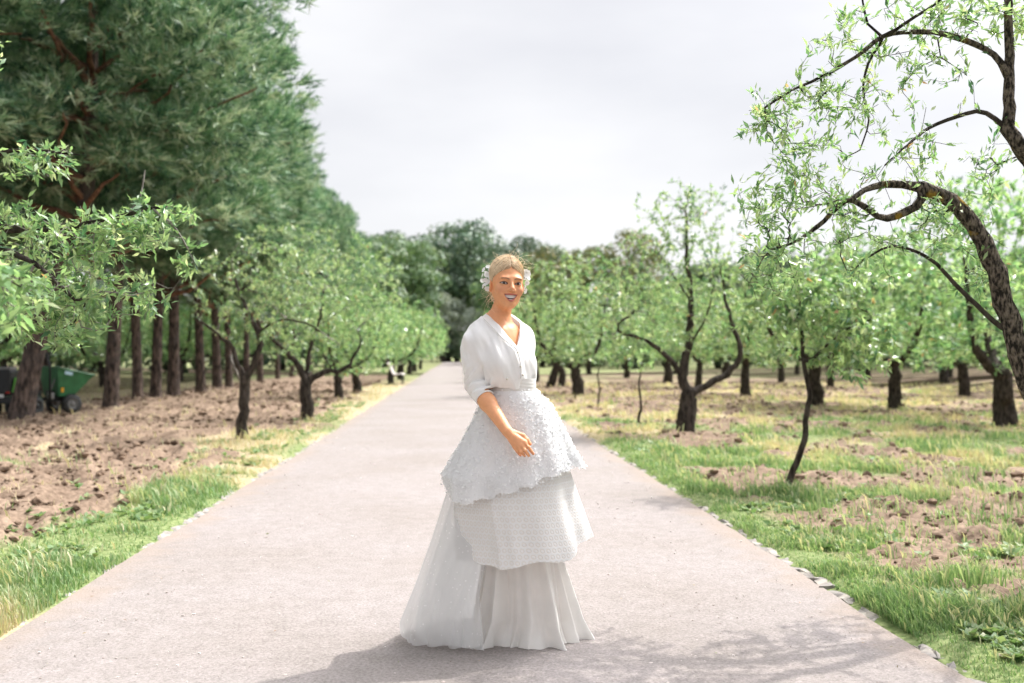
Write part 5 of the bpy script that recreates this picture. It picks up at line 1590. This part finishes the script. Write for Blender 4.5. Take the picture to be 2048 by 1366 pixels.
def build_dress(root):
    r = np.random.default_rng(8)
    # waistband
    v, f, uv = loft(1.19, lambda c, s: 1.128 + 0 * c, lambda z: ip(z, (1.12, -.142), (1.19, -.138)), lambda z: ip(z, (1.12, .083), (1.19, .080)), lambda z: .098 + 0 * z, lambda z: .09 + 0 * z,
                    lambda t, s, z: .006 * np.sin(s * 26 + np.sin(t * 3) * 1.5) * np.sin(s * 3.14), n=120, m=16)
    link('waistband', make_mesh('waistband', v.reshape(-1, 3), f, M['satin']), root)
    # first tier: petal-covered, hem dipping to the left
    def folds1(t, s, z):
        return s ** 1.1 * (.055 * np.sin(t * 5 + 1.0) + .03 * np.sin(t * 9 + 2.0 + s * 1.5) + .018 * np.sin(t * 17)) * .8
    L1 = lambda z: ip(z, (.60, -.325), (.66, -.345), (.755, -.352), (.90, -.262), (1.02, -.195), (1.135, -.142))
    R1 = lambda z: ip(z, (.60, .33), (.79, .292), (.93, .220), (1.07, .150), (1.135, .085))
    F1 = lambda z: ip(z, (.60, .255), (.75, .225), (.88, .185), (1.0, .145), (1.135, .100))
    def hem1(c, s):
        front = np.interp(c, [-1, -.92, -.75, -.45, .1, .45, .8, 1], [.755, .69, .652, .672, .725, .775, .795, .79])
        back = np.interp(c, [-1, -.6, 0, .6, 1], [.755, .72, .68, .74, .79])
        w = np.clip(.5 - s * 2.2, 0, 1)
        return front * w + back * (1 - w) + .008 * np.sin(c * 23)
    v, f, uv = loft(1.135, hem1, L1, R1, F1, F1, folds1, n=300, m=80)
    t1 = link('petal_tier', make_mesh('petal_tier', v.reshape(-1, 3), f, M['organza']), root)
    # applied petals
    nn = np.cross(np.gradient(v, axis=1), np.gradient(v, axis=0)); nn /= np.linalg.norm(nn, axis=2)[..., None] + 1e-9
    if (nn[..., 1] * v[..., 1]).mean() < 0: nn = -nn
    N = 12500
    w = np.linalg.norm(np.gradient(v, axis=1), axis=2); w = (w / w.sum()).ravel()
    k = r.choice(len(w), N, p=w)
    p = v.reshape(-1, 3)[k]; nv = nn.reshape(-1, 3)[k]
    p = p + r.normal(0, .004, (N, 3))
    d = np.cross(nv, r.normal(0, 1, (N, 3))); d /= np.linalg.norm(d, axis=1)[:, None]
    d = d + nv * r.uniform(.0, .32, (N, 1))
    me = leaf_mesh('petals', p, d, nv + r.normal(0, .3, (N, 3)), r.uniform(.007, .0125, N), .45, M['petal'], r.random(N), r, fold=.4)
    o = link('petals', me, t1); o['kind'] = 'stuff'
    # second tier: embroidered rings
    def folds2(t, s, z):
        return s * (.050 * np.sin(t * 4 + .6) + .034 * np.sin(t * 7 + 2.2) + .016 * np.sin(t * 13 + .5)) + .030 * np.exp(-((t - 4.30) / .05) ** 2) * s - .035 * np.exp(-((t - 4.44) / .07) ** 2) * s
    L2 = lambda z: ip(z, (.36, -.262), (.66, -.285), (.9, -.22), (1.12, -.13))
    R2 = lambda z: ip(z, (.40, .345), (.46, .330), (.74, .238), (.9, .19), (1.12, .075))
    F2 = lambda z: ip(z, (.38, .245), (.70, .205), (.9, .155), (1.12, .09))
    def hem2(c, s):
        front = np.interp(c, [-1, -.7, 0, .5, .8, 1], [.40, .375, .395, .42, .445, .47])
        return front + .05 * np.clip(s, 0, 1) + .009 * np.sin(c * 8 + 1)
    v, f, uv = loft(1.12, hem2, L2, R2, F2, F2, folds2, n=260, m=70)
    me = make_mesh('ring_tier', v.reshape(-1, 3), f, M['rings'])
    a = me.attributes.new('ring_uv', 'FLOAT_VECTOR', 'POINT')
    a.data.foreach_set('vector', np.concatenate([uv.reshape(-1, 2), np.zeros((uv.size // 2, 1))], 1).astype(np.float32).ravel())
    link('ring_tier', me, root)
    # chiffon underskirt to the ground, with deep falling folds and a swirl at the hem
    def folds3(t, s, z):
        g = sstep(.25, 1, s)
        return g * (.11 * np.sin(t * 5 + .4 + .9 * s) + .085 * np.sin(t * 11 + 1.3 - 1.4 * s) + .05 * np.sin(t * 17 + .5 + s) + .03 * np.sin(t * 29 + 2 * s)) * (.55 + .6 * s) \
            - .10 * np.exp(-((t - 4.28) / .10) ** 2) * g
    L3 = lambda z: ip(z, (.0, -.250), (.03, -.232), (.12, -.185), (.25, -.168), (.42, -.155), (1.0, -.12))
    R3 = lambda z: ip(z, (.0, .285), (.06, .262), (.2, .228), (.42, .175), (1.0, .09))
    F3 = lambda z: ip(z, (.0, .135), (.06, .125), (.2, .12), (.45, .125), (1.0, .09))
    v, f, uv = loft(1.0, lambda c, s: .004 + .012 * (1 + np.sin(c * 9 + 1)) * .5 + .02 * np.clip(s, 0, 1), L3, R3, F3, F3, folds3, n=420, m=100)
    low = np.clip(.10 - v[..., 2], 0, .1) / .1
    v[..., 0] += low * .018 * np.sin(v[..., 1] * 60 + v[..., 0] * 25); v[..., 1] += low * .016 * np.sin(v[..., 0] * 45 + 1) - low * .012
    link('underskirt', make_mesh('underskirt', v.reshape(-1, 3), f, M['chiffon']), root)
    # tulle train swept to the left
    def folds4(t, s, z): return s * (.04 * np.sin(t * 7) + .022 * np.sin(t * 15 + 1) + .010 * np.sin(t * 29 + 2))
    for k, (dl, nm) in enumerate(((0.0, 'tulle_layer'), (.035, 'tulle_layer'), (.085, 'tulle_layer'))):
        L4 = lambda z: ip(z, (.0, -.495 + dl * 2), (.03, -.515 + dl * 2), (.08, -.520 + dl * 2), (.25, -.455 + dl), (.46, -.385 + dl), (.66, -.325 + dl), (1.0, -.16))
        R4 = lambda z: ip(z, (.0, .18), (.4, .17), (1.0, .08))
        F4 = lambda z: ip(z, (.0, .175 + dl), (.3, .165), (.42, .15), (.66, .14), (1.0, .08))
        B4 = lambda z: ip(z, (.0, .40), (.3, .33), (.66, .22), (1.0, .09))
        v, f, uv = loft(1.0, lambda c, s: .022 + .012 * np.clip(-s, 0, 1) + .006 * np.sin(c * 9), L4, R4, F4, B4, folds4, n=160, m=60, th=(math.radians(60), math.radians(262 - 4 * k)), thend=lambda s: np.radians(np.interp(s, [0, .45, .6, 1], [195, 220, 262 - 4 * k, 262 - 4 * k])))
        link(nm, make_mesh(nm, v.reshape(-1, 3), f, M['tulle']), root)

def person_mats():
    M['skin'] = attr_mat('skin', rough=.48, spec=.38, noise=.07, nscale=60, bump=.12, bscale=500, bdist=.0006, sss=.18)
    M['eye'] = attr_mat('eye_surface', rough=.08, spec=.6)
    M['tooth'] = plain('tooth_enamel', (.88, .86, .82), rough=.25, spec=.5, var=.03)
    M['hair'] = attr_mat('blonde_hair', rough=.42, spec=.45, noise=.12, nscale=150, bump=.25, bscale=600, bdist=.001)
    M['strand'] = plain('hair_strand', (.88, .72, .50), rough=.35)
    M['knit'] = attr_mat('ivory_knit', attr='none')
    m, n, l, b = new_mat('ivory_knit_fabric')
    tc = n.new('ShaderNodeTexCoord')
    wv = n.new('ShaderNodeTexWave'); wv.inputs['Scale'].default_value = 130; wv.inputs['Distortion'].default_value = 1.0; wv.bands_direction = 'Z'
    no = n.new('ShaderNodeTexNoise'); no.inputs['Scale'].default_value = 420; no.inputs['Detail'].default_value = 3
    n2 = n.new('ShaderNodeTexNoise'); n2.inputs['Scale'].default_value = 12; n2.inputs['Detail'].default_value = 4
    for q in (wv, no, n2): l.new(tc.outputs['Object'], q.inputs['Vector'])
    rp = n.new('ShaderNodeValToRGB'); rp.color_ramp.elements[0].color = (.82, .81, .80, 1); rp.color_ramp.elements[1].color = (.88, .87, .865, 1)
    rp.color_ramp.elements[0].position = .3; rp.color_ramp.elements[1].position = .7
    l.new(n2.outputs['Fac'], rp.inputs['Fac']); l.new(rp.outputs['Color'], b.inputs['Base Color'])
    ad = n.new('ShaderNodeMath'); ad.operation = 'MULTIPLY_ADD'; ad.inputs[1].default_value = .4; l.new(wv.outputs['Fac'], ad.inputs[0]); l.new(no.outputs['Fac'], ad.inputs[2])
    bp = n.new('ShaderNodeBump'); bp.inputs['Strength'].default_value = .35; bp.inputs['Distance'].default_value = .002
    l.new(ad.outputs[0], bp.inputs['Height']); l.new(bp.outputs['Normal'], b.inputs['Normal'])
    b.inputs['Roughness'].default_value = .9; b.inputs['Specular IOR Level'].default_value = .15
    b.inputs['Sheen Weight'].default_value = .15
    M['knit'] = m
    M['button'] = plain('pearl_button', (.72, .68, .60), rough=.25, spec=.5)
    def cloth(name, c, transl, alpha=1.0, bump=.3, bs=300, rough=.75, dots=False):
        m, n, l, b = new_mat(name)
        tc = n.new('ShaderNodeTexCoord')
        no = n.new('ShaderNodeTexNoise'); no.inputs['Scale'].default_value = 9; no.inputs['Detail'].default_value = 5
        nb = n.new('ShaderNodeTexNoise'); nb.inputs['Scale'].default_value = bs; nb.inputs['Detail'].default_value = 3
        for q in (no, nb): l.new(tc.outputs['Object'], q.inputs['Vector'])
        rp = n.new('ShaderNodeValToRGB'); rp.color_ramp.elements[0].position = .3; rp.color_ramp.elements[1].position = .7
        rp.color_ramp.elements[0].color = (*[x * .95 for x in c], 1); rp.color_ramp.elements[1].color = (*[min(.92, x * 1.03) for x in c], 1)
        l.new(no.outputs['Fac'], rp.inputs['Fac']); l.new(rp.outputs['Color'], b.inputs['Base Color'])
        b.inputs['Roughness'].default_value = rough; b.inputs['Specular IOR Level'].default_value = .2
        bp = n.new('ShaderNodeBump'); bp.inputs['Strength'].default_value = bump; bp.inputs['Distance'].default_value = .001
        l.new(nb.outputs['Fac'], bp.inputs['Height']); l.new(bp.outputs['Normal'], b.inputs['Normal'])
        tr = n.new('ShaderNodeBsdfTranslucent'); l.new(rp.outputs['Color'], tr.inputs['Color'])
        mx = n.new('ShaderNodeMixShader'); mx.inputs['Fac'].default_value = transl
        l.new(b.outputs['BSDF'], mx.inputs[1]); l.new(tr.outputs['BSDF'], mx.inputs[2])
        out = mx.outputs['Shader']
        if alpha < 1:
            tp = n.new('ShaderNodeBsdfTransparent'); m2 = n.new('ShaderNodeMixShader')
            m2.inputs['Fac'].default_value = alpha
            if dots:
                vo = n.new('ShaderNodeTexVoronoi'); vo.inputs['Scale'].default_value = 42; l.new(tc.outputs['Object'], vo.inputs['Vector'])
                r2 = n.new('ShaderNodeValToRGB'); r2.color_ramp.elements[0].position = .10; r2.color_ramp.elements[1].position = .18
                r2.color_ramp.elements[0].color = (min(1, alpha + .14),) * 3 + (1,); r2.color_ramp.elements[1].color = (alpha,) * 3 + (1,)
                l.new(vo.outputs['Distance'], r2.inputs['Fac']); l.new(r2.outputs['Color'], m2.inputs['Fac'])
            l.new(tp.outputs['BSDF'], m2.inputs[1]); l.new(out, m2.inputs[2]); out = m2.outputs['Shader']
        l.new(out, n['Material Output'].inputs['Surface'])
        return m, n, l, b, rp
    M['satin'] = cloth('satin_band', (.79, .775, .745), .1, rough=.5)[0]
    M['organza'] = cloth('organza', (.88, .88, .885), .18)[0]
    M['petal'] = cloth('cloth_petal', (.89, .89, .89), .22)[0]
    M['chiffon'] = cloth('chiffon', (.88, .86, .825), .22, bump=.15)[0]
    M['tulle'] = cloth('tulle', (.87, .87, .87), .45, alpha=.48, dots=True)[0]
    m, n, l, b, rp = cloth('ring_embroidery', (.88, .875, .87), .18)
    at = n.new('ShaderNodeAttribute'); at.attribute_name = 'ring_uv'; at.attribute_type = 'GEOMETRY'
    sep = n.new('ShaderNodeSeparateXYZ'); l.new(at.outputs['Vector'], sep.inputs[0])
    def math_(op, a, c=None):
        q = n.new('ShaderNodeMath'); q.operation = op
        for k, x in enumerate((a, c)):
            if x is None: continue
            if isinstance(x, (int, float)): q.inputs[k].default_value = x
            else: l.new(x, q.inputs[k])
        return q.outputs[0]
    cell = .026
    v_ = math_('DIVIDE', sep.outputs['Y'], cell); row = math_('FLOOR', v_)
    off = math_('MULTIPLY', math_('MODULO', math_('ABSOLUTE', row), 2.0), .5)
    u_ = math_('ADD', math_('DIVIDE', sep.outputs['X'], cell), off)
    fu = math_('SUBTRACT', math_('FRACT', u_), .5); fv = math_('SUBTRACT', math_('FRACT', v_), .5)
    rad = math_('SQRT', math_('ADD', math_('MULTIPLY', fu, fu), math_('MULTIPLY', fv, fv)))
    band = math_('ABSOLUTE', math_('SUBTRACT', rad, .30))
    rr = n.new('ShaderNodeValToRGB'); rr.color_ramp.elements[0].position = .07; rr.color_ramp.elements[0].color = (1, 1, 1, 1); rr.color_ramp.elements[1].position = .13; rr.color_ramp.elements[1].color = (0, 0, 0, 1)
    l.new(band, rr.inputs['Fac'])
    mx = n.new('ShaderNodeMixRGB'); mx.inputs['Color2'].default_value = (.76, .69, .61, 1)
    fa = math_('MULTIPLY', rr.outputs['Color'], .5); l.new(fa, mx.inputs['Fac']); l.new(rp.outputs['Color'], mx.inputs['Color1'])
    l.new(mx.outputs['Color'], b.inputs['Base Color'])
    b2 = n.new('ShaderNodeBump'); b2.inputs['Strength'].default_value = .5; b2.inputs['Distance'].default_value = .003
    l.new(rr.outputs['Color'], b2.inputs['Height']); l.new(b2.outputs['Normal'], b.inputs['Normal'])
    M['rings'] = m

def build_person():
    person_mats()
    root = tag(empty('person', ORG), 'smiling person in white knit cardigan and tiered white lace dress, flowers in blonde hair', 'person')
    build_body(root)
    build_hair(root)
    build_cardigan(root)
    build_dress(root)
# ---------------------------------------------------------------- vehicles, bench, stake
def wheel(parent, c, r, w, rim):
    t = MB().lathe([(r * .58, -w / 2), (r * .9, -w / 2), (r, -w * .32), (r, w * .32), (r * .9, w / 2), (r * .58, w / 2)], (0, 0, 0), 'y', 28).build('wheel', M['rubber'], parent, smooth=True, loc=c)
    tr = MB()
    for k in range(18):
        a = k / 18 * 6.283
        tr.box((r * 1.005 * math.cos(a), (w * .18) * (1 if k % 2 else -1), r * 1.005 * math.sin(a)), (.028, w * .5, .022), roty(-a))
    tr.build('tread', M['rubber'], t)
    MB().lathe([(0, -w * .42), (r * .2, -w * .42), (r * .25, -w * .3), (r * .5, -w * .28), (r * .6, -w * .5), (r * .6, w * .5), (0, w * .4)], (0, 0, 0), 'y', 24).build('rim', rim, t, smooth=True)
    return t

def build_dumper():
    M['rubber'] = plain('tyre_rubber', (.045, .048, .05), rough=.85)
    green = plain('green_paint', (.035, .16, .065), rough=.45, var=.2, scale=5)
    lime = plain('lime_paint', (.12, .42, .05), rough=.4)
    dark = plain('black_steel', (.018, .02, .022), rough=.5)
    grey = plain('grey_steel', (.20, .20, .20), rough=.5)
    o = (-8.92, 21.9, .03)
    root = tag(empty('mini_dumper', o, math.radians(47)), 'small green dumper with raised wedge hopper, parked behind the leaning pine', 'dumper')
    # local: +x forward, the right side (-y) faces the path
    fr = MB().box((-.05, 0, .30), (1.5, .42, .09)); fr.box((.35, 0, .40), (.3, .3, .16)); fr.build('chassis', dark, root, bevel=.01)
    for x, y, r in ((.52, -.36, .20), (.52, .36, .20), (-.34, -.33, .165), (-.34, .33, .165)): wheel(root, (x, y, r), r, .17, grey)
    # hopper: open wedge with a lip
    def hop(s=1.0, d=0.0):
        return [(.18 + d, -.44 + d, .98), (.98 - d, -.44 + d, .80), (.60 - d * .6, -.34 + d, .38 + d), (.26 + d, -.34 + d, .36 + d), (.18 + d, .44 - d, .98), (.98 - d, .44 - d, .80), (.60 - d * .6, .34 - d, .38 + d), (.26 + d, .34 - d, .36 + d)]
    a, b = np.array(hop()), np.array(hop(d=.018))
    hp = MB()
    hp.add(np.vstack([a, b]), [[0, 3, 2, 1], [4, 5, 6, 7], [0, 4, 7, 3], [3, 7, 6, 2], [1, 2, 6, 5], [8, 9, 10, 11], [15, 14, 13, 12], [8, 11, 15, 12], [11, 10, 14, 15], [9, 13, 14, 10], [0, 1, 9, 8], [5, 4, 12, 13], [4, 0, 8, 12], [1, 5, 13, 9]])
    h = hp.build('hopper', green, root)
    for y in (-.445, .445): MB().tube([(.17, y, .985), (.99, y, .805)], .02, 6).build('rim_rail', green, h)
    for x, z in ((.17, .985), (.99, .805)): MB().tube([(x, -.445, z), (x, .445, z)], .02, 6).build('rim_rail', green, h)
    MB().box((.42, -.447, .86), (.17, .006, .07), roty(.22)).build('sticker', plain('pale_blue_sticker', (.45, .65, .75), var=.05), h)
    MB().box((.31, -.392, .50), (.05, .02, .10)).build('reflector', plain('amber_reflector', (.75, .36, .03), rough=.2), h)
    # driver's end
    MB().hexa([(-.62, -.30, .34), (-.08, -.30, .34), (-.08, -.30, .48), (-.62, -.30, .60), (-.62, .30, .34), (-.08, .30, .34), (-.08, .30, .48), (-.62, .30, .60)]).build('engine_cover', dark, root, bevel=.02)
    for y in (-.34, .34):
        t = np.linspace(.1, 2.7, 9); f = MB()
        pts = [(-.34 + .23 * math.cos(k), y, .17 + .25 * math.sin(k)) for k in t]
        for p, q in zip(pts[:-1], pts[1:]):
            p, q = np.array(p), np.array(q); f.hexa([p + [0, -.1, 0], q + [0, -.1, 0], q + [0, -.1, .025], p + [0, -.1, .025], p + [0, .1, 0], q + [0, .1, 0], q + [0, .1, .025], p + [0, .1, .025]])
        f.build('fender', green, root)
    MB().box((-.42, 0, .63), (.34, .42, .09)).build('seat', dark, root, bevel=.03)
    MB().box((-.60, 0, .78), (.07, .40, .28), roty(-.12)).build('seat_back', dark, root, bevel=.03)
    MB().tube([(-.10, .0, .46), (-.17, .0, .80)], .018, 8).build('steering_column', grey, root)
    st = MB(); t = np.linspace(0, 6.283, 25)
    st.tube(np.stack([-.18 + .14 * np.cos(t), .14 * np.sin(t), .81 + .05 * np.cos(t)], 1), .012, 6, cap=False); st.build('steering_wheel', dark, root, smooth=True)
    for y in (-.36, .36): MB().tube([(.06, y, .30), (.05, y, 1.0), (-.02, y, 1.28)], .022, 8).build('roll_bar', dark, root, smooth=True)
    MB().tube([(-.02, -.36, 1.28), (-.02, .36, 1.28)], .022, 8).build('roll_bar', dark, root, smooth=True)
    MB().box((.10, -.30, .38), (.12, .10, .14)).build('hydraulic_block', grey, root, bevel=.01)
    MB().tube([(.06, -.26, .36), (.24, -.24, .78)], .02, 8).build('hydraulic_ram', grey, root, smooth=True)
    for y in (-.22, .22): MB().box((-.635, y, .50), (.02, .10, .05)).build('tail_light', plain('red_lens', (.35, .02, .015), rough=.2), root)
    # second machine, seen from behind, left of the trunk
    o2 = (-9.05, 20.6, .03)
    root = tag(empty('utility_cart', o2, math.radians(80)), 'dark utility cart with white number plate, seen from behind left of the leaning pine', 'cart')
    MB().box((.3, 0, .34), (1.0, .50, .12)).build('chassis', dark, root, bevel=.01)
    MB().box((.02, 0, .70), (.30, .34, .52)).build('body', dark, root, bevel=.05)
    for y in (-.21, .21): MB().hexa([(-.10, y - .02, .50), (.5, y - .02, .42), (.45, y - .02, .60), (-.02, y - .02, .80), (-.10, y + .02, .50), (.5, y + .02, .42), (.45, y + .02, .60), (-.02, y + .02, .80)]).build('side_panel', lime, root, bevel=.01)
    MB().box((.02, 0, .98), (.24, .30, .06)).build('cowl', grey, root, bevel=.02)
    for x, y in ((.0, -.26), (.0, .26), (.62, -.26), (.62, .26)): wheel(root, (x, y, .19), .19, .13, dark)
    MB().box((-.165, .02, .40), (.012, .17, .13)).build('number_plate', plain('white_plate', (.75, .75, .74), var=.04), root)
    for y in (-.14, .17): MB().box((-.16, y, .50), (.02, .07, .04)).build('tail_light', plain('red_lens', (.35, .02, .015), rough=.2), root)

def build_bench():
    wood = plain('white_painted_slat', (.72, .66, .64), rough=.6)
    iron = plain('dark_iron', (.03, .035, .035), rough=.6)
    root = tag(empty('park_bench', (-2.50, 42.2, .02), 0), 'pale curved slat bench facing the path from the left edge', 'bench')
    prof = [(-.32, .90), (-.27, .84), (-.235, .76), (-.205, .68), (-.18, .60), (-.145, .52), (-.09, .455), (-.01, .43), (.07, .435), (.15, .455), (.23, .46), (.30, .43)]
    for i, (x, z) in enumerate(prof):
        j = min(i + 1, len(prof) - 1); k = max(i - 1, 0)
        a = math.atan2(prof[j][1] - prof[k][1], prof[j][0] - prof[k][0])
        MB().box((x, 0, z), (.072, 1.75, .024), roty(-a)).build('slat', wood, root)
    for y in (-.7, .7):
        MB().tube([(x, y, z - .035) for x, z in prof], .022, 6).build('support', iron, root, smooth=True)
        MB().tube([(.20, y, .43), (.24, y, .2), (.26, y, .0)], .025, 6).build('leg', iron, root, smooth=True)
        MB().tube([(-.12, y, .47), (-.22, y, .2), (-.28, y, .0)], .025, 6).build('leg', iron, root, smooth=True)
    # orange stake deep in the orchard
    p = P(2000, 780, 34.0)
    o = MB().tube([(p[0] - .15, 34, -.1), (p[0] + .0, 34, .7), (p[0] + .12, 34, 1.25)], [.05, .05, .045], 8).build('orchard_stake', plain('orange_stake', (.55, .22, .10)), smooth=True)
    tag(o, 'leaning orange stake between far trunks at the right edge', 'stake')
# ---------------------------------------------------------------- build
tree_mats()
build_ground()
build_path()
build_far_trees()
build_pines()
build_almonds()
build_dumper()
build_bench()
build_person()
build_grass()
build_litter()
